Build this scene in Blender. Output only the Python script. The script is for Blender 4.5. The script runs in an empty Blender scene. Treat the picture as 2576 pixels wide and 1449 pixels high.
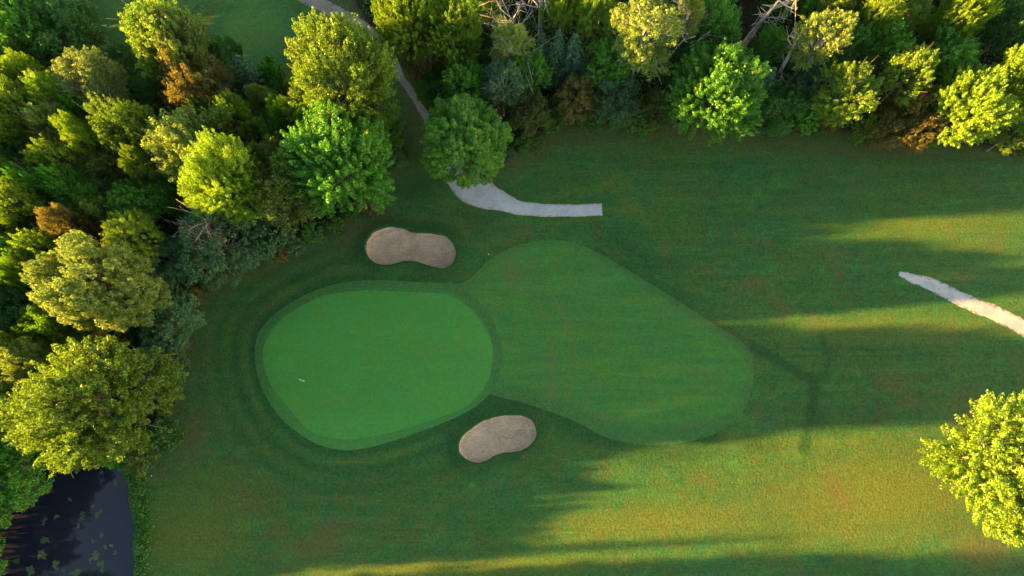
import bpy, math, random
import numpy as np

rad = math.radians
scene = bpy.context.scene
COL = scene.collection

# ------------------------------------------------------------------ camera
CAM_H, TILT, LENS = 92.0, 14.0, 24.0
cam_d = bpy.data.cameras.new("camera")
cam_d.sensor_width = 36.0
cam_d.lens = LENS
cam_d.clip_start = 1.0
cam_d.clip_end = 6000.0
cam = bpy.data.objects.new("camera", cam_d)
cam.location = (0, 0, CAM_H)
cam.rotation_euler = (rad(TILT), 0, 0)
COL.objects.link(cam)
scene.camera = cam

# ------------------------------------------------------------------ light
SUN_EL, SUN_AZ = 9.5, 2.6          # shadows run towards +x, a little towards +y
world = bpy.data.worlds.new("World")
scene.world = world
world.use_nodes = True
wn = world.node_tree
wn.nodes.clear()
sky = wn.nodes.new("ShaderNodeTexSky")
sky.sky_type = 'NISHITA'
sky.sun_disc = False
sky.sun_elevation = rad(SUN_EL)
sky.sun_rotation = rad(90 + SUN_AZ)
sky.altitude = 200
sky.air_density = 1.2
sky.dust_density = 0.4
sky.ozone_density = 0.0
bg = wn.nodes.new("ShaderNodeBackground")
bg.inputs["Strength"].default_value = 0.05
wo = wn.nodes.new("ShaderNodeOutputWorld")
wn.links.new(sky.outputs[0], bg.inputs[0])
wn.links.new(bg.outputs[0], wo.inputs[0])

sun_d = bpy.data.lights.new("sun", 'SUN')
sun_d.energy = 4.5
sun_d.angle = rad(0.6)
sun_d.color = (1.0, 0.55, 0.12)
sun = bpy.data.objects.new("sun", sun_d)
sdir = (math.cos(rad(SUN_EL)) * math.cos(rad(SUN_AZ)),
        math.cos(rad(SUN_EL)) * math.sin(rad(SUN_AZ)), -math.sin(rad(SUN_EL)))
from mathutils import Vector
sun.rotation_euler = Vector(sdir).to_track_quat('-Z', 'Y').to_euler()
sun.location = (-60, 0, 60)
COL.objects.link(sun)

scene.view_settings.view_transform = 'Standard'
scene.view_settings.look = 'None'
scene.view_settings.gamma = 1.0
scene.view_settings.use_curve_mapping = False
scene.view_settings.exposure = 3.85

# ------------------------------------------------------------------ survey
# the course was measured from the air: points in survey units (2576 x 1449)
FPX = LENS / 36.0 * 2576
CT, ST = math.cos(rad(TILT)), math.sin(rad(TILT))


def G(vx, vy, z=0.0):
    x = (vx - 1288.0) / FPX
    y = -(vy - 724.5) / FPX
    dy = y * CT + ST
    dz = y * ST - CT
    t = (z - CAM_H) / dz
    return x * t, dy * t, t          # t = depth along the optical axis


def GP(pts):
    return np.array([G(a, b)[:2] for a, b in pts])


def smooth_closed(P, n):
    """Catmull-Rom through closed control points, n samples per span"""
    P = np.asarray(P, float)
    out = []
    m = len(P)
    for i in range(m):
        a, b, c, d = P[i - 1], P[i], P[(i + 1) % m], P[(i + 2) % m]
        for k in range(n):
            t = k / n
            out.append(0.5 * ((2 * b) + (c - a) * t + (2 * a - 5 * b + 4 * c - d) * t * t
                              + (3 * b - a - 3 * c + d) * t ** 3))
    return np.array(out)


def smooth_open(P, n):
    P = np.asarray(P, float)
    out = []
    m = len(P)
    for i in range(m - 1):
        a = P[max(i - 1, 0)]
        b = P[i]
        c = P[i + 1]
        d = P[min(i + 2, m - 1)]
        for k in range(n):
            t = k / n
            out.append(0.5 * ((2 * b) + (c - a) * t + (2 * a - 5 * b + 4 * c - d) * t * t
                              + (3 * b - a - 3 * c + d) * t ** 3))
    out.append(P[-1])
    return np.array(out)


def seg_dist(X, Y, a, b):
    ax, ay = a
    bx, by = b
    dx, dy = bx - ax, by - ay
    L = dx * dx + dy * dy + 1e-12
    t = np.clip(((X - ax) * dx + (Y - ay) * dy) / L, 0, 1)
    return np.hypot(X - ax - t * dx, Y - ay - t * dy)


def sdf(X, Y, poly):
    """signed distance, negative inside"""
    X = np.asarray(X, float)
    Y = np.asarray(Y, float)
    d = np.full(X.shape, 1e9)
    inside = np.zeros(X.shape, bool)
    n = len(poly)
    for i in range(n):
        a = poly[i]
        b = poly[(i + 1) % n]
        d = np.minimum(d, seg_dist(X, Y, a, b))
        cond = (a[1] > Y) != (b[1] > Y)
        with np.errstate(divide='ignore', invalid='ignore'):
            xi = (b[0] - a[0]) * (Y - a[1]) / (b[1] - a[1] + 1e-15) + a[0]
        inside ^= cond & (X < xi)
    return np.where(inside, -d, d)


def sstep(a, b, x):
    t = np.clip((x - a) / (b - a), 0, 1)
    return t * t * (3 - 2 * t)


_vr = np.random.RandomState(5)
_VT = _vr.rand(256, 256)


def vnoise(x, y, s):
    x = np.asarray(x, float) / s + 512.37
    y = np.asarray(y, float) / s + 512.71
    xi = np.floor(x).astype(int)
    yi = np.floor(y).astype(int)
    fx = x - xi
    fy = y - yi
    fx = fx * fx * (3 - 2 * fx)
    fy = fy * fy * (3 - 2 * fy)
    g = lambda a, b: _VT[a % 256, b % 256]
    return (g(xi, yi) * (1 - fx) * (1 - fy) + g(xi + 1, yi) * fx * (1 - fy)
            + g(xi, yi + 1) * (1 - fx) * fy + g(xi + 1, yi + 1) * fx * fy)


GREEN = smooth_closed(GP([(665, 890), (672, 860), (700, 815), (740, 785), (800, 752), (860, 738), (930, 733),
        (1020, 737), (1100, 740), (1150, 755), (1190, 785), (1220, 825), (1238, 870), (1238, 920), (1225, 965),
        (1195, 1005), (1150, 1035), (1080, 1060), (1000, 1085), (930, 1100), (880, 1105), (832, 1102),
        (780, 1084), (735, 1035), (695, 985), (672, 940)]), 6)
COLLAR = smooth_closed(GP([(655, 835), (690, 795), (760, 748), (840, 718), (930, 707), (1040, 711), (1130, 717),
        (1190, 745), (1235, 800), (1262, 870), (1258, 940), (1225, 1000), (1160, 1045), (1060, 1085), (960, 1118),
        (880, 1133), (810, 1121), (750, 1088), (700, 1042), (665, 985), (646, 925), (644, 875)]), 6)
FAIRWAY = smooth_closed(GP([(1120, 722), (1160, 715), (1195, 690), (1240, 645), (1320, 612), (1410, 604), (1495, 630),
        (1600, 690), (1700, 752), (1800, 818), (1868, 860), (1896, 910), (1895, 965), (1878, 1020), (1835, 1070),
        (1775, 1100), (1690, 1118), (1600, 1118), (1520, 1098), (1450, 1062), (1390, 1038), (1310, 1012),
        (1240, 995), (1150, 960), (1100, 850)]), 6)
BUNK1 = smooth_closed(GP([(918, 630), (925, 605), (945, 582), (980, 571), (1015, 574), (1045, 585), (1080, 588),
        (1115, 592), (1140, 610), (1150, 635), (1146, 660), (1130, 677), (1105, 680), (1075, 672), (1045, 662),
        (1015, 663), (985, 672), (955, 670), (930, 655)]), 6)
BUNK2 = smooth_closed(GP([(1152, 1130), (1157, 1105), (1180, 1080), (1215, 1058), (1260, 1045), (1305, 1043),
        (1338, 1055), (1352, 1080), (1348, 1105), (1325, 1130), (1295, 1140), (1265, 1142), (1240, 1152),
        (1215, 1165), (1185, 1163), (1162, 1150)]), 6)
POND = smooth_closed(GP([(337, 1500), (334, 1390), (338, 1340), (330, 1290), (323, 1250), (320, 1215), (300, 1180),
        (230, 1166), (150, 1170), (60, 1200), (0, 1240), (-110, 1300), (-190, 1420), (-160, 1640), (60, 1700),
        (330, 1640)]), 5)
TEE = smooth_closed(GP([(530, 60), (560, 10), (640, -30), (720, 10), (760, 60), (745, 110), (690, 150), (610, 165),
        (555, 150), (528, 105)]), 5)
FARFAIR = smooth_closed(GP([(190, -60), (235, 40), (300, 110), (340, 120), (470, 40), (520, -40), (400, -120)]), 5)
LWOOD = GP([(330, 1185), (400, 1120), (425, 1000), (440, 890), (480, 750), (540, 705), (640, 650), (740, 605),
        (840, 560), (940, 500), (965, 440), (1020, 400), (985, 330), (960, 290), (850, 240), (720, 205), (600, 195),
        (480, 170), (330, 165), (245, 110), (215, 20), (190, -90), (-900, -90), (-900, 1700), (-260, 1700),
        (-190, 1420), (-100, 1300), (0, 1240), (150, 1170), (230, 1166)])
TWOOD = GP([(1085, 320), (1120, 400), (1200, 430), (1280, 400), (1340, 350), (1400, 312), (1500, 304), (1650, 296), (1720, 315), (1950, 322), (2100, 322),
        (2200, 345), (2400, 352), (2576, 372), (3000, 390), (3000, -420), (780, -420), (900, 20), (1000, 150), (1050, 240)])


def gz(X, Y, holes=True):
    """ground height"""
    z = 0.5 * (vnoise(X, Y, 38.0) - 0.5) + 0.25 * (vnoise(X, Y, 15.0) - 0.5)
    for B in (BUNK1, BUNK2):
        d = sdf(X, Y, B)
        z = z + 0.35 * np.exp(-(np.maximum(d, 0) / 2.2) ** 2)
        if holes:
            z = z - 1.8 * sstep(0.0, -0.9, d)
    d = sdf(X, Y, GREEN)
    z = z + 0.45 * sstep(7.0, -3.0, d)
    if holes:
        d = sdf(X, Y, POND)
        z = z * (1 - sstep(3.0, 0.0, d)) - 1.7 * sstep(0.5, -1.2, d) - 0.25 * sstep(1.6, 0.0, d)
    return z


# ------------------------------------------------------------------ helpers
def tag(o, label=None, cat=None, group=None, kind=None):
    if label: o["label"] = label
    if cat: o["category"] = cat
    if group: o["group"] = group
    if kind: o["kind"] = kind
    return o


def empty(name, loc):
    o = bpy.data.objects.new(name, None)
    o.empty_display_size = 0.5
    o.location = loc
    COL.objects.link(o)
    return o


def mesh_np(name, V, F, smooth=False):
    """V (n,3); F list of index tuples or (m,k) array"""
    me = bpy.data.meshes.new(name)
    if isinstance(F, np.ndarray):
        V = np.ascontiguousarray(V, np.float32)
        m, k = F.shape
        me.vertices.add(len(V))
        me.vertices.foreach_set("co", V.ravel())
        me.loops.add(m * k)
        me.loops.foreach_set("vertex_index", np.ascontiguousarray(F, np.int32).ravel())
        me.polygons.add(m)
        me.polygons.foreach_set("loop_start", np.arange(0, m * k, k, dtype=np.int32))
        me.polygons.foreach_set("loop_total", np.full(m, k, np.int32))
        me.update(calc_edges=True)
    else:
        me.from_pydata([tuple(v) for v in V], [], F)
    if smooth:
        me.polygons.foreach_set("use_smooth", np.ones(len(me.polygons), bool))
    return me


def add_obj(name, me, mat=None, parent=None):
    o = bpy.data.objects.new(name, me)
    if mat is not None:
        if not me.materials:
            me.materials.append(mat)
        else:
            o.material_slots[0].link = 'OBJECT'
            o.material_slots[0].material = mat
    COL.objects.link(o)
    if parent is not None:
        o.parent = parent
    return o


def fattr(me, name, vals):
    a = me.attributes.new(name, 'FLOAT', 'POINT')
    a.data.foreach_set("value", np.ascontiguousarray(vals, np.float32))


def cattr(me, name, vals):
    a = me.attributes.new(name, 'FLOAT_COLOR', 'POINT')
    a.data.foreach_set("color", np.ascontiguousarray(vals, np.float32).ravel())


class Tubes:
    """collects tapered tubes into one mesh"""
    def __init__(self):
        self.V, self.F, self.n = [], [], 0

    def tube(self, pts, radii, sides=6):
        pts = np.asarray(pts, float)
        k = len(pts)
        d = np.gradient(pts, axis=0)
        d /= np.linalg.norm(d, axis=1)[:, None] + 1e-9
        base = self.n
        for i in range(k):
            a = np.cross(d[i], (0.31, 0.87, 0.38))
            a /= np.linalg.norm(a) + 1e-9
            b = np.cross(d[i], a)
            for s in range(sides):
                th = 2 * math.pi * s / sides
                self.V.append(pts[i] + radii[i] * (a * math.cos(th) + b * math.sin(th)))
        for i in range(k - 1):
            for s in range(sides):
                s2 = (s + 1) % sides
                self.F.append((base + i * sides + s, base + i * sides + s2,
                               base + (i + 1) * sides + s2, base + (i + 1) * sides + s))
        self.F.append(tuple(base + (k - 1) * sides + s for s in range(sides)))
        self.F.append(tuple(base + s for s in reversed(range(sides))))
        self.n += k * sides

    def mesh(self, name):
        return mesh_np(name, self.V, self.F, smooth=True)


# ------------------------------------------------------------------ materials
class NT:
    def __init__(self, name):
        self.m = bpy.data.materials.new(name)
        self.m.use_nodes = True
        self.t = self.m.node_tree
        self.t.nodes.clear()
        self.out = self.t.nodes.new("ShaderNodeOutputMaterial")

    def n(self, typ, **kw):
        nd = self.t.nodes.new(typ)
        for k, v in kw.items():
            setattr(nd, k, v)
        return nd

    def l(self, a, b):
        self.t.links.new(a, b)

    def val(self, sock, v):
        if hasattr(v, "links") or isinstance(v, bpy.types.NodeSocket):
            self.l(v, sock)
        else:
            sock.default_value = v

    def noise(self, scale, detail=3, rough=0.55, vec=None, dist=0.0):
        nd = self.n("ShaderNodeTexNoise")
        nd.inputs["Scale"].default_value = scale
        nd.inputs["Detail"].default_value = detail
        nd.inputs["Roughness"].default_value = rough
        nd.inputs["Distortion"].default_value = dist
        if vec is not None:
            self.l(vec, nd.inputs["Vector"])
        return nd.outputs[0]

    def pos(self, sc=(1, 1, 1), rot=(0, 0, 0)):
        g = self.n("ShaderNodeNewGeometry")
        mp = self.n("ShaderNodeMapping")
        mp.inputs["Scale"].default_value = sc
        mp.inputs["Rotation"].default_value = rot
        self.l(g.outputs["Position"], mp.inputs["Vector"])
        return mp.outputs[0]

    def ramp(self, f, a, b):
        nd = self.n("ShaderNodeMapRange")
        nd.clamp = True
        nd.inputs[1].default_value = a
        nd.inputs[2].default_value = b
        self.l(f, nd.inputs[0])
        return nd.outputs[0]

    def math(self, op, a, b=0.0):
        nd = self.n("ShaderNodeMath", operation=op)
        self.val(nd.inputs[0], a)
        self.val(nd.inputs[1], b)
        return nd.outputs[0]

    def mix(self, f, a, b):
        nd = self.n("ShaderNodeMix", data_type='RGBA')
        self.val(nd.inputs[0], f)
        for s, v in ((nd.inputs[6], a), (nd.inputs[7], b)):
            if isinstance(v, tuple):
                s.default_value = (*v, 1.0)
            else:
                self.l(v, s)
        return nd.outputs[2]

    def scale(self, c, f):
        nd = self.n("ShaderNodeVectorMath", operation='SCALE')
        self.l(c, nd.inputs[0])
        self.val(nd.inputs[3], f)
        return nd.outputs[0]

    def bump(self, h, strength, dist):
        nd = self.n("ShaderNodeBump")
        nd.inputs["Strength"].default_value = strength
        nd.inputs["Distance"].default_value = dist
        self.l(h, nd.inputs["Height"])
        return nd.outputs[0]

    def principled(self, col, rough=0.8, normal=None, spec=0.3):
        p = self.n("ShaderNodeBsdfPrincipled")
        if isinstance(col, tuple):
            p.inputs["Base Color"].default_value = (*col, 1)
        else:
            self.l(col, p.inputs["Base Color"])
        self.val(p.inputs["Roughness"], rough)
        p.inputs["Specular IOR Level"].default_value = spec
        if normal is not None:
            self.l(normal, p.inputs["Normal"])
        return p

    def finish(self, sh):
        self.l(sh, self.out.inputs[0])
        return self.m


def grass_mat(name, ca, cb, cc, brown, lush, dry_sunlit, bump=0.6, streak=(0.05, 0.5), streak_rot=0.0, streak_amt=0.3,
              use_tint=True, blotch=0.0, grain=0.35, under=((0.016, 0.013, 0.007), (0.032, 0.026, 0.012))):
    """turf: ca/cb/cc = base greens mixed by noise; tint channels R brown, G lush, B dry, A leaf litter; B also carries painted sunlit yellow"""
    t = NT(name)
    p = t.pos()
    big = t.ramp(t.noise(0.10, 6, 0.68, p), 0.40, 0.60)
    mid = t.ramp(t.noise(0.45, 6, 0.7, p), 0.42, 0.62)
    col = t.mix(big, ca, cb)
    col = t.mix(t.math('MULTIPLY', mid, 0.75), col, cc)
    if blotch > 0:
        s1 = t.ramp(t.noise(0.26, 7, 0.78, p, 0.6), 0.52, 0.64)
        col = t.mix(t.math('MULTIPLY', s1, 0.62 * blotch), col, brown)
        s2 = t.ramp(t.noise(0.31, 6, 0.72, t.pos((1, 1, 1), (0.3, 0.2, 1.1))), 0.54, 0.66)
        col = t.mix(t.math('MULTIPLY', s2, 0.8 * blotch), col, (1.9 * cb[0], 1.5 * cb[1], 0.85 * cb[2]))
        s3 = t.ramp(t.noise(0.8, 5, 0.75, t.pos((1, 1, 1), (0.7, 0.1, 2.1))), 0.52, 0.68)
        col = t.mix(t.math('MULTIPLY', s3, 0.7 * blotch), col, lush)
    if blotch > 0:
        thin = t.ramp(t.noise(1.0, 5, 0.75, t.pos((0.22, 2.2, 1), (0, 0, streak_rot + 0.04))), 0.46, 0.62)
        col = t.mix(t.math('MULTIPLY', thin, 0.22 * blotch), col, tuple(1.5 * v for v in cc))
        thin2 = t.ramp(t.noise(1.0, 5, 0.75, t.pos((0.25, 1.7, 1), (0, 0, streak_rot - 0.06))), 0.50, 0.64)
        col = t.mix(t.math('MULTIPLY', thin2, 0.30 * blotch), col, lush)
    ps = t.pos((streak[0], streak[1], 1), (0, 0, streak_rot))
    st = t.ramp(t.noise(1.0, 4, 0.6, ps), 0.38, 0.64)
    col = t.mix(t.math('MULTIPLY', st, streak_amt), col, lush)
    if use_tint:
        at = t.n("ShaderNodeAttribute", attribute_name="tint")
        sep = t.n("ShaderNodeSeparateColor")
        t.l(at.outputs["Color"], sep.inputs[0])
        brk = t.noise(0.5, 5, 0.7, p)
        brk2 = t.noise(1.3, 5, 0.7, p)

        def m(ch, nz, k=1.0):
            return t.ramp(t.math('ADD', t.math('MULTIPLY', ch, 1.25), t.math('MULTIPLY', t.math('SUBTRACT', nz, 0.5), 1.1)), 0.12, 0.85)
        col = t.mix(t.math('MULTIPLY', m(sep.outputs[2], brk), 0.85), col, dry_sunlit)
        col = t.mix(t.math('MULTIPLY', m(sep.outputs[1], brk2), 0.85), col, lush)
        col = t.mix(t.math('MULTIPLY', m(sep.outputs[0], brk2), 0.85), col, brown)
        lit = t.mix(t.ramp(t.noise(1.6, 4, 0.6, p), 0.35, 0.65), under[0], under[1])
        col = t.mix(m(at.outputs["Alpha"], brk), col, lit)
    fine = t.noise(3.2, 3, 0.7, p)
    fine2 = t.noise(9.0, 2, 0.7, p)
    g = t.math('ADD', t.math('MULTIPLY', fine, 0.6), t.math('MULTIPLY', fine2, 0.4))
    k = t.n("ShaderNodeMapRange")
    k.inputs[1].default_value = 0.3
    k.inputs[2].default_value = 0.7
    k.inputs[3].default_value = 1.0 - grain
    k.inputs[4].default_value = 1.0 + grain
    t.l(g, k.inputs[0])
    col = t.scale(col, k.outputs[0])
    nrm = t.bump(g, 1.0, bump)
    pr = t.principled(col, 0.85, nrm, 0.15)
    return t.finish(pr.outputs[0])


M = {}
M['rough'] = grass_mat("rough_grass", (0.032, 0.096, 0.019), (0.017, 0.100, 0.029), (0.050, 0.098, 0.014),
                       (0.084, 0.070, 0.022), (0.012, 0.056, 0.012), (0.078, 0.100, 0.013), bump=0.5, grain=0.55, blotch=1.0,
                       streak=(0.07, 0.75), streak_rot=rad(-3), streak_amt=0.35)
M['fairway'] = grass_mat("fairway_grass", (0.034, 0.122, 0.018), (0.027, 0.122, 0.026), (0.056, 0.120, 0.014),
                         (0.090, 0.085, 0.030), (0.022, 0.085, 0.022), (0.085, 0.135, 0.020), bump=0.18,
                         streak=(0.08, 0.9), streak_rot=rad(28), streak_amt=0.4, grain=0.3, blotch=0.55,
                         under=((0.026, 0.085, 0.022), (0.040, 0.098, 0.020)))
M['collar'] = grass_mat("collar_grass", (0.033, 0.125, 0.027), (0.034, 0.138, 0.036), (0.048, 0.125, 0.018),
                        (0.06, 0.06, 0.02), (0.014, 0.080, 0.016), (0.06, 0.09, 0.02), bump=0.12,
                        streak_amt=0.3, grain=0.25, under=((0.026, 0.085, 0.022), (0.040, 0.098, 0.020)))
M['green'] = grass_mat("putting_green_grass", (0.038, 0.150, 0.025), (0.037, 0.164, 0.030), (0.056, 0.150, 0.018),
                       (0.06, 0.09, 0.02), (0.034, 0.134, 0.022), (0.06, 0.13, 0.02), bump=0.05,
                       streak=(0.1, 0.35), streak_rot=rad(60), streak_amt=0.35, grain=0.22, blotch=0.2, under=((0.026, 0.085, 0.022), (0.040, 0.098, 0.020)))


def sand_mat():
    t = NT("bunker_sand")
    p = t.pos()
    a = t.ramp(t.noise(0.35, 5, 0.65, p, 0.8), 0.35, 0.65)
    col = t.mix(a, (0.300, 0.200, 0.130), (0.450, 0.310, 0.210))
    pr_ = t.pos((0.9, 4.0, 1), (0, 0, 0.5))
    b = t.ramp(t.noise(1.0, 4, 0.7, pr_, 1.5), 0.38, 0.62)
    col = t.mix(t.math('MULTIPLY', b, 0.55), col, (0.20, 0.14, 0.095))
    f = t.noise(5.0, 3, 0.7, p)
    k = t.n("ShaderNodeMapRange")
    k.inputs[1].default_value = 0.3
    k.inputs[2].default_value = 0.7
    k.inputs[3].default_value = 0.8
    k.inputs[4].default_value = 1.2
    t.l(f, k.inputs[0])
    col = t.scale(col, k.outputs[0])
    hgt = t.math('ADD', t.math('MULTIPLY', b, 0.5), f)
    return t.finish(t.principled(col, 0.95, t.bump(hgt, 0.9, 0.09), 0.1).outputs[0])


def gravel_mat(name, ca, cb, worn):
    t = NT(name)
    p = t.pos()
    a = t.ramp(t.noise(0.45, 5, 0.65, p), 0.35, 0.65)
    col = t.mix(a, ca, cb)
    at = t.n("ShaderNodeAttribute", attribute_name="edge")
    e = t.math('ADD', at.outputs["Fac"], t.math('MULTIPLY', t.math('SUBTRACT', t.noise(1.6, 5, 0.7, p), 0.5), 1.5))
    col = t.mix(t.ramp(e, 0.62, 1.0), col, worn)
    f = t.noise(6.0, 3, 0.75, p)
    k = t.n("ShaderNodeMapRange")
    k.inputs[1].default_value = 0.3
    k.inputs[2].default_value = 0.7
    k.inputs[3].default_value = 0.78
    k.inputs[4].default_value = 1.2
    t.l(f, k.inputs[0])
    col = t.scale(col, k.outputs[0])
    spots = t.ramp(t.noise(2.3, 2, 0.5, p), 0.71, 0.75)
    col = t.mix(t.math('MULTIPLY', spots, 0.7), col, (0.05, 0.055, 0.05))
    return t.finish(t.principled(col, 0.95, t.bump(f, 0.6, 0.05), 0.15).outputs[0])


M['sand'] = sand_mat()
M['path'] = gravel_mat("gravel_path", (0.245, 0.245, 0.255), (0.325, 0.318, 0.320), (0.22, 0.19, 0.15))
M['wood_path'] = gravel_mat("earth_path", (0.15, 0.125, 0.10), (0.22, 0.185, 0.15), (0.06, 0.06, 0.03))
M['pale_path'] = gravel_mat("pale_gravel_path", (0.26, 0.245, 0.235), (0.37, 0.345, 0.32), (0.085, 0.080, 0.03))


def water_mat():
    t = NT("pond_water")
    p = t.pos()
    n = t.noise(2.5, 2, 0.5, p)
    col = t.mix(t.ramp(t.noise(0.25, 4, 0.6, p), 0.4, 0.7), (0.009, 0.010, 0.021), (0.013, 0.014, 0.024))
    pr = t.principled(col, 0.05, t.bump(n, 0.05, 0.02), 0.5)
    pr.inputs["IOR"].default_value = 1.40
    return t.finish(pr.outputs[0])


M['water'] = water_mat()


def leaf_mat(name, ca, cb, cc, trans=0.42, obj_var=0.25):
    """ca..cb vary leaf to leaf and clump to clump; cc is the odd turning leaf"""
    t = NT(name)
    at = t.n("ShaderNodeAttribute", attribute_name="leaf")
    cl = t.n("ShaderNodeAttribute", attribute_name="clump")
    oi = t.n("ShaderNodeObjectInfo")
    f = t.math('ADD', t.math('MULTIPLY', at.outputs["Fac"], 0.45), t.math('MULTIPLY', cl.outputs["Fac"], 0.55))
    col = t.mix(f, ca, cb)
    col = t.mix(t.ramp(cl.outputs["Fac"], 0.86, 0.97), col, cc)
    k = t.n("ShaderNodeMapRange")
    k.inputs[3].default_value = 1.0 - obj_var
    k.inputs[4].default_value = 1.0 + obj_var
    t.l(oi.outputs["Random"], k.inputs[0])
    col = t.scale(col, k.outputs[0])
    d = t.n("ShaderNodeBsdfDiffuse")
    t.l(col, d.inputs[0])
    tr = t.n("ShaderNodeBsdfTranslucent")
    t.l(t.scale(col, 1.35), tr.inputs[0])
    ms = t.n("ShaderNodeMixShader")
    ms.inputs[0].default_value = trans
    t.l(d.outputs[0], ms.inputs[1])
    t.l(tr.outputs[0], ms.inputs[2])
    gl = t.n("ShaderNodeBsdfGlossy")
    gl.inputs["Roughness"].default_value = 0.45
    gl.inputs[0].default_value = (0.9, 0.9, 0.9, 1)
    m2 = t.n("ShaderNodeMixShader")
    m2.inputs[0].default_value = 0.03
    t.l(ms.outputs[0], m2.inputs[1])
    t.l(gl.outputs[0], m2.inputs[2])
    return t.finish(m2.outputs[0])


L = {
    'bright': leaf_mat("bright_maple_leaves", (0.095, 0.185, 0.006), (0.148, 0.240, 0.010), (0.16, 0.21, 0.012)),
    'lime': leaf_mat("lime_maple_leaves", (0.066, 0.165, 0.006), (0.110, 0.225, 0.010), (0.13, 0.21, 0.012)),
    'lush': leaf_mat("lush_maple_leaves", (0.082, 0.260, 0.012), (0.130, 0.325, 0.016), (0.14, 0.26, 0.014)),
    'green': leaf_mat("green_leaves", (0.046, 0.180, 0.010), (0.082, 0.245, 0.013), (0.14, 0.24, 0.012)),
    'pale': leaf_mat("pale_poplar_leaves", (0.135, 0.210, 0.028), (0.185, 0.260, 0.038), (0.18, 0.22, 0.04)),
    'olive': leaf_mat("olive_leaves", (0.062, 0.120, 0.011), (0.095, 0.150, 0.015), (0.15, 0.12, 0.014)),
    'rust': leaf_mat("rust_leaves", (0.095, 0.098, 0.014), (0.150, 0.112, 0.020), (0.09, 0.14, 0.012)),
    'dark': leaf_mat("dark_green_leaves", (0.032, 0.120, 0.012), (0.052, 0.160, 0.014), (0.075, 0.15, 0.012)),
    'teal': leaf_mat("bluish_green_leaves", (0.048, 0.130, 0.044), (0.072, 0.165, 0.058), (0.085, 0.16, 0.045)),
    'spruce': leaf_mat("spruce_needles", (0.036, 0.098, 0.038), (0.058, 0.135, 0.050), (0.08, 0.14, 0.03), trans=0.15),
}


def bark_mat(name, ca, cb, bands=False):
    t = NT(name)
    tc = t.n("ShaderNodeTexCoord")
    mp = t.n("ShaderNodeMapping")
    mp.inputs["Scale"].default_value = (1, 1, 4.0) if bands else (5, 5, 0.8)
    t.l(tc.outputs["Object"], mp.inputs[0])
    f = t.ramp(t.noise(1.6, 4, 0.65, mp.outputs[0]), 0.42, 0.62)
    col = t.mix(f, ca, cb)
    return t.finish(t.principled(col, 0.9, t.bump(f, 0.5, 0.03), 0.1).outputs[0])


M['bark'] = bark_mat("grey_brown_bark", (0.11, 0.09, 0.07), (0.20, 0.17, 0.135))
M['birch'] = bark_mat("white_birch_bark", (0.22, 0.20, 0.18), (0.55, 0.52, 0.48), True)
M['dead'] = bark_mat("bleached_dead_wood", (0.28, 0.24, 0.21), (0.46, 0.41, 0.37))


def plain(name, col, rough=0.6, spec=0.4):
    t = NT(name)
    p = t.pos()
    c = t.mix(t.noise(3.0, 3, 0.6, p), tuple(0.85 * v for v in col), col)
    return t.finish(t.principled(c, rough, None, spec).outputs[0])


M['white'] = plain("white_paint", (0.8, 0.8, 0.78))
M['pole'] = plain("pale_yellow_pole", (0.75, 0.72, 0.50))
M['flag'] = plain("blue_flag_cloth", (0.02, 0.10, 0.55), 0.8)
M['cup'] = plain("white_cup_liner", (0.7, 0.7, 0.7))
M['stone'] = plain("pale_stone", (0.50, 0.46, 0.38), 0.9)

# ------------------------------------------------------------------ ground
STRK = rad(0)


def tint_at(X, Y):
    """what grows where, and painted sun strips: brown, lush, dry, leaf litter"""
    T = np.zeros((len(X), 4))
    for cx, cy, rx, ry, ang, amt, ch in PATCHES:
        x0, y0, t = G(cx, cy)
        s = t / FPX
        a = rad(ang)
        dx = (X - x0) / s
        dy = -(Y - y0) / s
        u = (dx * math.cos(a) + dy * math.sin(a)) / rx
        v = (-dx * math.sin(a) + dy * math.cos(a)) / ry
        T[:, ch] = np.maximum(T[:, ch], amt * np.exp(-(u * u + v * v)))
    for pts, w, amt, ch in LINES:
        P = GP(pts)
        d = np.full(len(X), 1e9)
        for i in range(len(P) - 1):
            d = np.minimum(d, seg_dist(X, Y, P[i], P[i + 1]))
        T[:, ch] = np.maximum(T[:, ch], amt * np.exp(-(d / w) ** 2))
    # lush band mown round the collar, with rings left by the mower
    d = sdf(X, Y, COLLAR)
    ring = np.where(sdf(X, Y, FAIRWAY) < 0, 0.0, 1.0) * np.where(d > 0, np.exp(-(d / 8.0) ** 2), 0.3)
    T[:, 1] = np.maximum(T[:, 1], 0.60 * ring * (0.62 + 0.38 * np.sin(d * 2.5 + 1.5 * vnoise(X, Y, 9.0))))
    T[:, 2] = np.maximum(T[:, 2], 0.26 * ring * (0.5 - 0.5 * np.sin(d * 2.5 + 1.5 * vnoise(X, Y, 9.0))))
    T[:, 0] = np.maximum(T[:, 0], 0.24 * np.where(d > 5, np.exp(-((d - 9) / 5.0) ** 2), 0) * (0.5 - 0.5 * np.sin(d * 2.4 + 2 * vnoise(X, Y, 7.0))))
    for B in (BUNK1, BUNK2):
        d = sdf(X, Y, B)
        T[:, 1] = np.maximum(T[:, 1], 0.8 * np.exp(-(np.maximum(d, 0) / 2.2) ** 2))
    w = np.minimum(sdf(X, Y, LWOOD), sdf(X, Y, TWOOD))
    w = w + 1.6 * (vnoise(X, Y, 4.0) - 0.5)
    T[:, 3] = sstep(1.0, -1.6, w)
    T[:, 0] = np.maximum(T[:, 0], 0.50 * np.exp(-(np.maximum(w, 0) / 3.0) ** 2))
    return T


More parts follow.
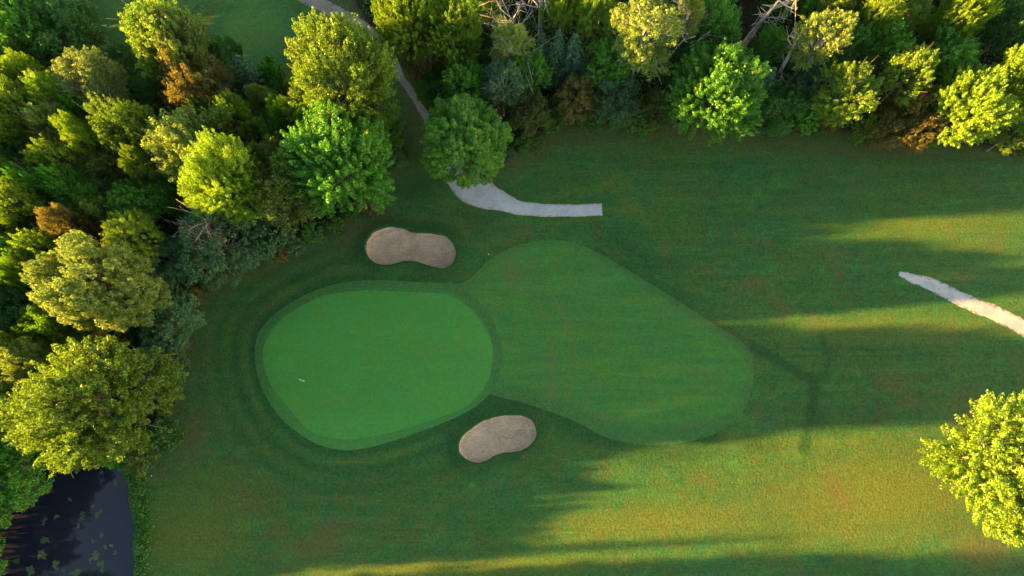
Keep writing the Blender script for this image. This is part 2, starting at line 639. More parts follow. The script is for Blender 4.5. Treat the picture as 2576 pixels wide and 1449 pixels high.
# (cx, cy, rx, ry, angle, amount, channel) : 0 brown, 1 lush, 2 painted sunlit yellow and dry
PATCHES = [
    (600, 80, 150, 90, 0, 0.5, 2), (280, 40, 90, 70, 0, 0.5, 2), (840, 1330, 70, 32, -15, 0.55, 0), (700, 1335, 45, 22, -10, 0.5, 0), (800, 1375, 120, 35, -8, 0.55, 0),
    (1290, 690, 55, 30, 70, 0.45, 0), (1385, 1000, 20, 35, 10, 0.55, 0), (1515, 1050, 26, 12, 0, 0.5, 0),
    (1900, 715, 60, 22, 0, 0.6, 0), (1960, 760, 50, 22, 50, 0.5, 0), (2110, 1240, 28, 55, -30, 0.55, 0),
    (2240, 960, 60, 32, 15, 0.5, 0), (2290, 1010, 45, 22, 0, 0.55, 0), (2050, 810, 30, 30, 0, 0.4, 0),
    (1800, 330, 240, 28, 0, 0.65, 0), (2200, 380, 300, 25, 2, 0.5, 0), (1500, 345, 160, 30, -4, 0.4, 0),
    (1750, 1075, 60, 25, 0, 0.35, 0), (480, 1340, 160, 120, 0, 0.68, 2), (560, 1240, 140, 70, 0, 0.45, 2), (480, 1100, 45, 90, 10, 0.55, 0), (450, 900, 40, 120, 8, 0.6, 0),
    (900, 580, 130, 40, -30, 0.4, 0), (1480, 540, 50, 18, 0, 0.35, 0), (1190, 700, 40, 12, -10, 0.3, 0),
    (2090, 640, 70, 25, 0, 0.4, 0), (1680, 620, 30, 14, 0, 0.45, 0), (2470, 1390, 100, 60, 10, 0.5, 0),
    (2440, 1040, 60, 90, 0, 0.45, 0), (640, 1270, 90, 60, 0, 0.35, 0),
    (1590, 520, 35, 25, 0, 0.6, 2), (1540, 460, 60, 30, 0, 0.5, 2), (1720, 930, 110, 16, 0, 0.35, 2),  # the long thin one paints a sunlit streak on the fairway
    (2200, 1250, 420, 120, -4, 0.72, 2), (1700, 1310, 420, 50, -5, 0.65, 2), (2350, 570, 200, 35, -4, 0.5, 2),  # low-sun yellow painted along the lit strips; lower right is also drier rough
    (2250, 830, 300, 40, 0, 0.5, 2), (1200, 1430, 480, 26, -2, 0.6, 2), (2450, 620, 120, 40, 0, 0.35, 2),  # lit strips again, sunlight put into the turf colour
    (500, 1400, 60, 40, 0, 0.45, 2), (430, 1290, 60, 100, 0, 0.25, 2), (1480, 1130, 40, 18, 0, 0.5, 2),
    (2050, 1120, 420, 35, 0, 0.4, 2), (1400, 420, 60, 20, 0, 0.3, 2), (1720, 370, 400, 40, 0, 0.3, 2),
    (1380, 1050, 60, 30, 30, 0.75, 1), (1600, 640, 160, 45, 35, 0.55, 1), (1680, 720, 120, 30, 32, 0.5, 1),
    (1050, 700, 180, 22, 4, 0.7, 1), (2060, 1060, 40, 40, 0, 0.6, 1), (1700, 690, 40, 20, 0, 0.5, 1),
    (1200, 560, 60, 40, 30, 0.5, 1), (1560, 580, 90, 30, 15, 0.45, 1), (960, 1200, 260, 40, -5, 0.4, 1),
    (350, 1330, 16, 120, -3, 0.6, 1), (1900, 1120, 60, 30, 0, 0.55, 1), (1040, 480, 80, 60, -20, 0.5, 1),
]
LINES = [
    ([(1240, 1004), (1330, 1026), (1440, 1066), (1520, 1102), (1610, 1126), (1700, 1122), (1780, 1104)], 2.6, 0.7, 1),
    ([(1890, 870), (1950, 900), (2010, 935), (2050, 960), (2045, 1020), (2035, 1080), (2025, 1130)], 0.75, 0.95, 1),
    ([(2050, 958), (2085, 935), (2085, 895), (2070, 850)], 0.55, 0.6, 1),
    ([(1500, 632), (1600, 692), (1700, 754), (1800, 820), (1870, 862)], 0.8, 0.7, 1),
    ([(1900, 874), (2100, 877), (2320, 878)], 0.28, 0.45, 1),
    ([(1900, 893), (2150, 897), (2400, 892)], 0.28, 0.40, 1),
    ([(1880, 870), (1800, 822), (1720, 772)], 0.9, 0.35, 0),
    ([(1180, 1060), (1260, 1022), (1330, 1022), (1390, 1050), (1450, 1075)], 0.9, 0.8, 1),
]


def axis(a, b, step, far):
    core = list(np.arange(a, b + 1e-6, step))
    ext, s, v = [], step * 2, core[-1]
    while v < far:
        v += s
        s *= 1.35
        ext.append(v)
    lo, s, v = [], step * 2, core[0]
    while v > -far:
        v -= s
        s *= 1.35
        lo.append(v)
    return np.array(lo[::-1] + core + ext)


xs = axis(-100, 100, 0.5, 2500)
ys = axis(-28, 92, 0.5, 2500)
XX, YY = np.meshgrid(xs, ys)
gx, gy = XX.ravel(), YY.ravel()
gV = np.column_stack([gx, gy, gz(gx, gy)])
nx, ny = len(xs), len(ys)
ii = (np.arange(ny - 1)[:, None] * nx + np.arange(nx - 1)[None, :]).ravel()
gF = np.column_stack([ii, ii + 1, ii + 1 + nx, ii + nx])
gme = mesh_np("rough_ground", gV, gF, True)
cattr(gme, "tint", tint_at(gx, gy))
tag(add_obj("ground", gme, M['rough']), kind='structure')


def sheet(name, outline, mat, off, rings=26, tint=False, centre=None, zf=None, fade=None):
    """a mown area: star shaped sheet following the ground"""
    c = outline.mean(axis=0) if centre is None else np.array(centre)
    n = len(outline)
    fr = np.linspace(1, 0, rings + 1)[:-1]
    P = np.concatenate([c + (outline - c) * f for f in fr] + [c[None]])
    d = sdf(P[:, 0], P[:, 1], outline)
    d[:n] = 0
    z = gz(P[:, 0], P[:, 1], False) + off
    if zf is not None:
        z = z + zf(-d, P[:, 0], P[:, 1])
    F = []
    for r in range(len(fr) - 1):
        for i in range(n):
            j = (i + 1) % n
            F.append((r * n + i, r * n + j, (r + 1) * n + j, (r + 1) * n + i))
    F = [f for f in F]
    last = (len(fr) - 1) * n
    for i in range(n):
        F.append((last + i, last + (i + 1) % n, len(P) - 1))
    me = mesh_np(name, np.column_stack([P, z]), F, True)
    if tint is not False:
        T = tint_at(P[:, 0], P[:, 1]) * np.array([1, 1, 1, 0]) * tint
        if fade is not None:
            T[:, 3] = fade(-d, P[:, 0], P[:, 1])
        cattr(me, "tint", T)
    o = add_obj(name, me, mat)
    tag(o, kind='structure')
    return o


fc = G(1500, 870)[:2]
FB = GP([(1100, 760), (1060, 900), (1240, 995), (1310, 1012), (1390, 1038), (1450, 1062), (1520, 1098), (1600, 1120), (1690, 1120), (1775, 1102)])


def fairway_fade(d, x, y):
    """the mown edge runs out into the rough along its lower side"""
    q = np.full(len(x), 1e9)
    for i in range(len(FB) - 1):
        q = np.minimum(q, seg_dist(x, y, FB[i], FB[i + 1]))
    w = 0.45 + 0.55 * np.exp(-(q / 5.0) ** 2)
    return w * sstep(3.2 * w + 0.3, 0.0, d)


sheet("fairway", FAIRWAY, M['fairway'], 0.025, 60, 1.0, fc, None, fairway_fade)
sheet("collar", COLLAR, M['collar'], 0.045, 40, 0.25, None, None,
      lambda d, x, y: (0.10 + 0.85 * sstep(-9, -1, y - COLLAR[:, 1].mean())) * sstep(2.2, 0.0, d))
sheet("putting_green", GREEN, M['green'], 0.065, 30, 0.0, None, None, lambda d, x, y: 0 * d)
sheet("tee_box", TEE, M['fairway'], 0.025, 24, 1.0, None, None, lambda d, x, y: 0.35 + 0.65 * sstep(3.5, 0, d))
sheet("far_fairway", FARFAIR, M['fairway'], 0.025, 24, 1.0, None, None, lambda d, x, y: 0.35 + 0.65 * sstep(3.5, 0, d))


def bowl(d, x, y):
    return 0.08 - 0.50 * sstep(0.0, 2.2, d) - 0.50 * sstep(0.0, 0.35, d) + 0.10 * vnoise(x, y, 1.3) * sstep(0.2, 1, d)


def lip(outline, name="bunker_lip"):
    """turf edge rolled over the sand"""
    n = len(outline)
    nrm = np.roll(outline, -1, 0) - np.roll(outline, 1, 0)
    nrm = np.column_stack([nrm[:, 1], -nrm[:, 0]])
    nrm /= np.linalg.norm(nrm, axis=1)[:, None]
    c = outline.mean(axis=0)
    if ((outline - c) * nrm).sum() < 0:
        nrm = -nrm
    rows = []
    wob = 0.12 * (vnoise(outline[:, 0], outline[:, 1], 0.7) - 0.5)
    for off, dz in ((1.3, 0.015), (0.6, 0.10), (0.1, 0.24), (-0.12, 0.20), (-0.17, -0.45)):
        P = outline + nrm * (off + (wob[:, None] if off < 0.4 else 0))
        rows.append(np.column_stack([P, gz(P[:, 0], P[:, 1], False) + dz]))
    F = []
    for r in range(4):
        for i in range(n):
            j = (i + 1) % n
            F.append((r * n + i, r * n + j, (r + 1) * n + j, (r + 1) * n + i))
    me = mesh_np(name, np.concatenate(rows), F, True)
    q = np.concatenate(rows)
    cattr(me, "tint", tint_at(q[:, 0], q[:, 1]))
    return me


for B in (BUNK1, BUNK2):
    b = sheet("sand_bunker", B, M['sand'], 0.0, 22, False, None, bowl)
    add_obj("bunker_lip", lip(B), M['rough'], b)


def path(name, pts, mat, jag, off=0.03):
    """gravel ribbon with ragged edges; pts = (vx, vy, width in survey units)"""
    P = smooth_open([(*G(a, b)[:2], w * G(a, b)[2] / FPX) for a, b, w in pts], 24)
    C = P[:, :2]
    d = np.gradient(C, axis=0)
    d /= np.linalg.norm(d, axis=1)[:, None]
    nrm = np.column_stack([-d[:, 1], d[:, 0]])
    cols = 9
    V, E = [], []
    rs = np.random.RandomState(3)
    for k in range(cols):
        u = k / (cols - 1) * 2 - 1
        w = P[:, 2] / 2 * u
        if k in (0, cols - 1):
            w = w + (rs.rand(len(w)) - 0.5) * jag * 0.5 + (vnoise(C[:, 0], C[:, 1], 1.2) - 0.5) * jag * 1.5
        Q = C + nrm * w[:, None]
        V.append(np.column_stack([Q, gz(Q[:, 0], Q[:, 1], False) + off - 0.05 * abs(u) ** 6]))
        E.append(np.full(len(w), abs(u)))
    n = len(P)
    F = []
    for k in range(cols - 1):
        for i in range(n - 1):
            F.append((k * n + i, k * n + i + 1, (k + 1) * n + i + 1, (k + 1) * n + i))
    me = mesh_np(name, np.concatenate(V), [f[::-1] for f in F], True)
    fattr(me, "edge", np.concatenate(E))
    return tag(add_obj(name, me, mat), kind='structure')


path("gravel_path", [(1515, 526, 37), (1440, 529, 37), (1360, 527, 40), (1300, 521, 44), (1256, 505, 62), (1208, 484, 92),
     (1170, 452, 100), (1140, 400, 60)], M['path'], 0.26)
path("wood_path", [(1142, 420, 50), (1105, 350, 34), (1070, 290, 26), (1040, 238, 24), (1010, 195, 24), (985, 150, 34), (955, 110, 46),
     (915, 75, 46), (865, 42, 46), (810, 15, 44), (750, -15, 42), (600, -80, 42)], M['wood_path'], 0.4, 0.024)
path("pale_gravel_path", [(2262, 688, 14), (2300, 700, 30), (2350, 720, 40), (2410, 748, 44), (2470, 775, 46), (2540, 805, 48),
     (2600, 835, 50), (2720, 890, 50), (2900, 960, 50)], M['pale_path'], 0.5)

# water
c0 = POND.mean(axis=0)
pw = c0 + (POND - c0) * 1.10
wme = mesh_np("pond_water", np.column_stack([np.vstack([pw, c0]), np.full(len(pw) + 1, -0.62)]),
              [(i, (i + 1) % len(pw), len(pw)) for i in range(len(pw))])
tag(add_obj("pond_water", wme, M['water']), kind='structure')


# ------------------------------------------------------------------ foliage
def leaves_mesh(name, P, N, S, leaf, clump, rs, aspect=0.62):
    n = len(P)
    N = N / (np.linalg.norm(N, axis=1)[:, None] + 1e-9)
    r = rs.normal(size=(n, 3))
    T = np.cross(N, r)
    T /= np.linalg.norm(T, axis=1)[:, None] + 1e-9
    B = np.cross(N, T)
    S = S[:, None]
    V = np.stack([P + T * S - N * S * 0.25, P + B * S * aspect, P - T * S - N * S * 0.25, P - B * S * aspect], 1).reshape(-1, 3)
    F = np.arange(4 * n).reshape(n, 4)
    me = mesh_np(name, V, F)
    fattr(me, "leaf", np.repeat(leaf, 4))
    fattr(me, "clump", np.repeat(clump, 4))
    return me


def fib_dirs(n, zmin, rs, jit=0.25):
    i = np.arange(n) + 0.5
    z = 1 - (1 - zmin) * i / n
    ph = i * 2.399963 + rs.rand() * 6
    r = np.sqrt(np.maximum(0, 1 - z * z))
    d = np.column_stack([r * np.cos(ph), r * np.sin(ph), z]) + rs.normal(size=(n, 3)) * jit
    return d / np.linalg.norm(d, axis=1)[:, None]


def broadleaf(seed, R, RZ, ZC, nlobe, lobe, nclump, nleaf, leaf, crad, clen, up=0.6, zmin=-0.45, irregular=0.3,
              trunk_r=0.28, bare=0.0, nup=0.18):
    """returns trunk, branches, crown meshes; lobes of foliage on limbs, each lobe of sprays, each spray of leaves"""
    rs = np.random.RandomState(seed)
    rad3 = np.array([R, R, RZ])
    dirs = fib_dirs(nlobe, zmin, rs)
    lob_f = (1 - lobe) * (1 - irregular * rs.rand(nlobe) ** 1.3)
    lc = dirs * rad3 * lob_f[:, None]
    lr = lobe * R * (0.75 + 0.55 * rs.rand(nlobe))
    # sprays
    per = np.maximum(4, (nclump * lr ** 2 / (lr ** 2).sum()).astype(int))
    li = np.repeat(np.arange(nlobe), per)
    nc = len(li)
    d = rs.normal(size=(nc, 3)) + dirs[li] * 0.9 + np.array([0, 0, 0.25])
    d /= np.linalg.norm(d, axis=1)[:, None]
    cc = lc[li] + d * lr[li][:, None] * (0.75 + 0.35 * rs.rand(nc))[:, None]
    rel = np.linalg.norm(cc / rad3, axis=1)
    keep = (rel > 0.42) & (cc[:, 2] > zmin * RZ * 1.3)
    cc, d, li = cc[keep], d[keep], li[keep]
    ncore = int(0.16 * len(cc) * (1 - bare))
    cd_ = rs.normal(size=(ncore, 3))
    cd_ /= np.linalg.norm(cd_, axis=1)[:, None]
    cd_[:, 2] = np.where(cd_[:, 2] < zmin, -cd_[:, 2], cd_[:, 2])
    cc = np.concatenate([cc, cd_ * rad3 * (0.45 + 0.35 * rs.rand(ncore))[:, None]])
    d = np.concatenate([d, cd_])
    li = np.concatenate([li, rs.randint(0, nlobe, ncore)])
    nc = len(cc)
    out = cc / np.linalg.norm(cc, axis=1)[:, None]
    ax = out * 0.75 + d * 0.45 + np.array([0, 0, up])
    ax /= np.linalg.norm(ax, axis=1)[:, None]
    csz = 0.65 + 0.7 * rs.rand(nc)
    ctone = np.clip(0.6 * rs.rand(nc) + 0.4 * rs.rand(nlobe)[li], 0, 1)
    # leaves
    ci = np.repeat(np.arange(nc), nleaf)
    n = len(ci)
    t = rs.rand(n) ** 0.8
    tap = np.sqrt(np.clip(1.05 - t, 0, 1)) * (0.35 + 0.65 * np.minimum(1, t * 3))
    rr = rs.normal(size=(n, 3))
    rr -= ax[ci] * (rr * ax[ci]).sum(1)[:, None]
    rr /= np.linalg.norm(rr, axis=1)[:, None] + 1e-9
    rho = crad * csz[ci] * tap * np.sqrt(rs.rand(n))
    P = cc[ci] + ax[ci] * ((t - 0.5) * clen * csz[ci])[:, None] + rr * rho[:, None]
    N = rr * 0.75 + out[ci] * 0.30 + np.array([0, 0, nup]) + rs.normal(size=(n, 3)) * 0.5
    S = leaf * (0.7 + 0.6 * rs.rand(n))
    P = P + np.array([0, 0, ZC])
    crown = leaves_mesh("crown", P, N, S, rs.rand(n), ctone[ci], rs)
    # wood
    T = Tubes()
    k = 7
    top = np.array([rs.normal() * R * 0.08, rs.normal() * R * 0.08, ZC + RZ * 0.35])
    tt = np.linspace(0, 1, k)
    pts = np.column_stack([top[0] * tt ** 1.5, top[1] * tt ** 1.5, -0.4 + (top[2] + 0.4) * tt])
    T.tube(pts, trunk_r * np.array([1.45, 1.05, 0.95, 0.85, 0.7, 0.5, 0.3]), 8)
    trunk = T.mesh("trunk")
    T = Tubes()
    for i in range(nlobe):
        f0 = np.clip(0.30 + 0.55 * (lc[i][2] / RZ * 0.5 + 0.5) + rs.normal() * 0.05, 0.25, 0.95)
        a = np.array([np.interp(f0, tt, pts[:, q]) for q in range(3)])
        b = lc[i] + np.array([0, 0, ZC])
        mid = (a + b) / 2 + np.array([0, 0, -0.06 * R]) + rs.normal(size=3) * 0.05 * R
        r0 = trunk_r * 0.42
        T.tube([a, mid, b], [r0, r0 * 0.65, r0 * 0.3], 5)
        for q in range(4 + int(bare * 8)):
            e = b + (dirs[i] * 0.7 + rs.normal(size=3) * 0.6) * lr[i] * (0.55 + bare * 0.8)
            m2 = (b + e) / 2 + rs.normal(size=3) * 0.1 * lr[i]
            T.tube([b * 0.6 + mid * 0.4, m2, e], [r0 * 0.35, r0 * 0.25, r0 * 0.10 + 0.008], 4)
    branches = T.mesh("branches")
    return trunk, branches, crown


def spruce(seed, R, H, nl=26, per=13):
    rs = np.random.RandomState(seed)
    T = Tubes()
    T.tube([(0, 0, -0.3), (0, 0, H * 0.5), (0, 0, H * 0.97)], [0.22, 0.13, 0.02], 7)
    trunk = T.mesh("trunk")
    T = Tubes()
    P, N, S, lf, cl = [], [], [], [], []
    for i in range(nl):
        f = (i + 0.3) / nl
        z = H * (0.10 + 0.89 * f)
        r = R * (1 - f) ** 0.85 * (0.85 + 0.3 * rs.rand()) + 0.12
        m = max(5, int(per * (1 - 0.6 * f)))
        for q in range(m):
            th = 2 * math.pi * (q + rs.rand() * 0.7) / m + i * 1.3
            rr = r * (0.75 + 0.4 * rs.rand())
            u = np.array([math.cos(th), math.sin(th), 0])
            w = np.array([-math.sin(th), math.cos(th), 0])
            end = u * rr + np.array([0, 0, z - 0.22 * rr])
            T.tube([(0, 0, z), end * 0.5 + np.array([0, 0, z]) * 0.5 + (0, 0, 0.02), end], [0.035, 0.025, 0.01], 3)
            k = int(10 + 26 * rr / R * R / 2.5)
            t = rs.rand(k) ** 0.7
            side = (rs.rand(k) - 0.5) * (1.05 - t) * rr * 0.75
            base = np.outer(t, end - np.array([0, 0, z])) + np.array([0, 0, z])
            p = base + np.outer(side, w) + np.outer(-0.12 * np.abs(side), (0, 0, 1)) + rs.normal(size=(k, 3)) * 0.05
            P.append(p)
            N.append(u * 0.45 + np.array([0, 0, 0.8]) + rs.normal(size=(k, 3)) * 0.4)
            S.append(0.17 * (0.7 + 0.6 * rs.rand(k)))
            lf.append(rs.rand(k))
            cl.append(np.full(k, rs.rand() * 0.85))
    crown = leaves_mesh("crown", np.concatenate(P), np.concatenate(N), np.concatenate(S), np.concatenate(lf),
                        np.concatenate(cl), rs, 0.4)
    return trunk, T.mesh("branches"), crown


def dead_tree(seed, H, r=0.22, lean=(0, 0), nb=16, broken=False):
    rs = np.random.RandomState(seed)
    T = Tubes()
    tt = np.linspace(0, 1, 7)
    pts = np.column_stack([lean[0] * H * tt ** 1.2, lean[1] * H * tt ** 1.2, -0.3 + (H + 0.3) * tt])
    T.tube(pts, r * np.array([1.3, 1, 0.9, 0.78, 0.62, 0.45, 0.35 if broken else 0.12]), 8)
    trunk = T.mesh("trunk")
    T = Tubes()
    for i in range(nb):
        f = 0.35 + 0.63 * (i + rs.rand()) / nb
        a = np.array([np.interp(f, tt, pts[:, q]) for q in range(3)])
        th = rs.rand() * 6.28
        ln = H * (0.10 + 0.16 * rs.rand()) * (1.25 - 0.5 * f)
        u = np.array([math.cos(th), math.sin(th), 0.35 + 0.5 * rs.rand()])
        m1 = a + u * ln * 0.5 + rs.normal(size=3) * 0.08 * ln
        e = a + u * ln + rs.normal(size=3) * 0.15 * ln
        T.tube([a, m1, e], [r * 0.32, r * 0.22, 0.02], 4)
        for q in range(5):
            s = m1 if q < 2 else (m1 + e) / 2 if q < 4 else e
            T.tube([s, s + (u + rs.normal(size=3) * 0.8) * ln * 0.22, s + (u + rs.normal(size=3) * 0.9) * ln * 0.45], [r * 0.14, r * 0.1, 0.012], 3)
    return trunk, T.mesh("branches"), None


SP = {}          # species -> (nominal R, nominal H, crown centre z, [variants])
SP['maple'] = (7.0, 15.0, 8.6, [broadleaf(100 + i, 7.0, 6.2, 8.6, 30, 0.30, 900, 95, 0.102, 0.55, 1.9, up=0.6, irregular=0.42) for i in range(5)])
SP['round'] = (7.0, 13.0, 7.2, [broadleaf(200 + i, 7.0, 5.6, 7.2, 46, 0.23, 1000, 92, 0.102, 0.66, 1.1, up=0.35, irregular=0.14, nup=0.55) for i in range(2)])
SP['open'] = (5.0, 13.0, 8.4, [broadleaf(300 + i, 5.0, 4.4, 8.4, 15, 0.36, 380, 74, 0.100, 0.55, 1.4, up=0.7, irregular=0.45, bare=0.5, trunk_r=0.2) for i in range(5)])
SP['poplar'] = (4.2, 18.0, 12.6, [broadleaf(400 + i, 4.2, 5.6, 12.6, 18, 0.34, 400, 60, 0.102, 0.55, 1.2, up=0.5, irregular=0.4, zmin=-0.8, bare=0.3, trunk_r=0.2) for i in range(4)])
SP['fine'] = (5.0, 10.0, 5.6, [broadleaf(500 + i, 5.0, 4.6, 5.6, 26, 0.28, 480, 62, 0.098, 0.6, 1.0, up=0.35, irregular=0.3, zmin=-0.7, bare=0.25, trunk_r=0.18) for i in range(4)])
SP['bush'] = (2.6, 4.0, 1.9, [broadleaf(600 + i, 2.6, 2.1, 1.9, 13, 0.34, 150, 36, 0.12, 0.40, 0.8, up=0.5, irregular=0.35, zmin=-0.6, trunk_r=0.09) for i in range(4)])
SP['spruce'] = (2.8, 13.0, 5.5, [spruce(700 + i, 2.8, 13.0) for i in range(3)])


def plant(name, label, cat, sp, var, leaf, vx, vy, r, h, group, bark='bark', zrot=None, sq=1.0, off=None):
    """one tree: crown seen centred at survey point vx, vy with radius r (survey units); h metres tall"""
    R0, H0, ZC, vs = SP[sp]
    sz = h / H0
    zc = ZC * sz * 1.12
    x, y, t = G(vx, vy, zc)
    rm = 1.08 * r * t / FPX
    return plant_at(name, label, cat, sp, var, leaf, x, y, rm, h, group, bark, zrot, sq)


TREES = []


def plant_at(name, label, cat, sp, var, leaf, x, y, rm, h, group, bark='bark', zrot=None, sq=1.0):
    R0, H0, ZC, vs = SP[sp]
    trunk, branches, crown = vs[var % len(vs)]
    z0 = float(gz(np.array([x]), np.array([y]), False)[0])
    o = empty(name, (x, y, z0 - 0.05))
    s = rm / R0
    o.scale = (s * sq, s / sq, h / H0)
    o.rotation_euler = (0, 0, random.random() * 6.28 if zrot is None else zrot)
    tag(o, label, cat, group)
    add_obj("trunk", trunk, M[bark], o)
    add_obj("branches", branches, M[bark], o)
    if crown is not None:
        add_obj("crown", crown, L[leaf], o)
    TREES.append((x, y, rm, h))
    return o


random.seed(11)
GL = "broadleaf trees of the left wood"
GT = "broadleaf trees of the top wood"
GS = "dark spruces in the woods"
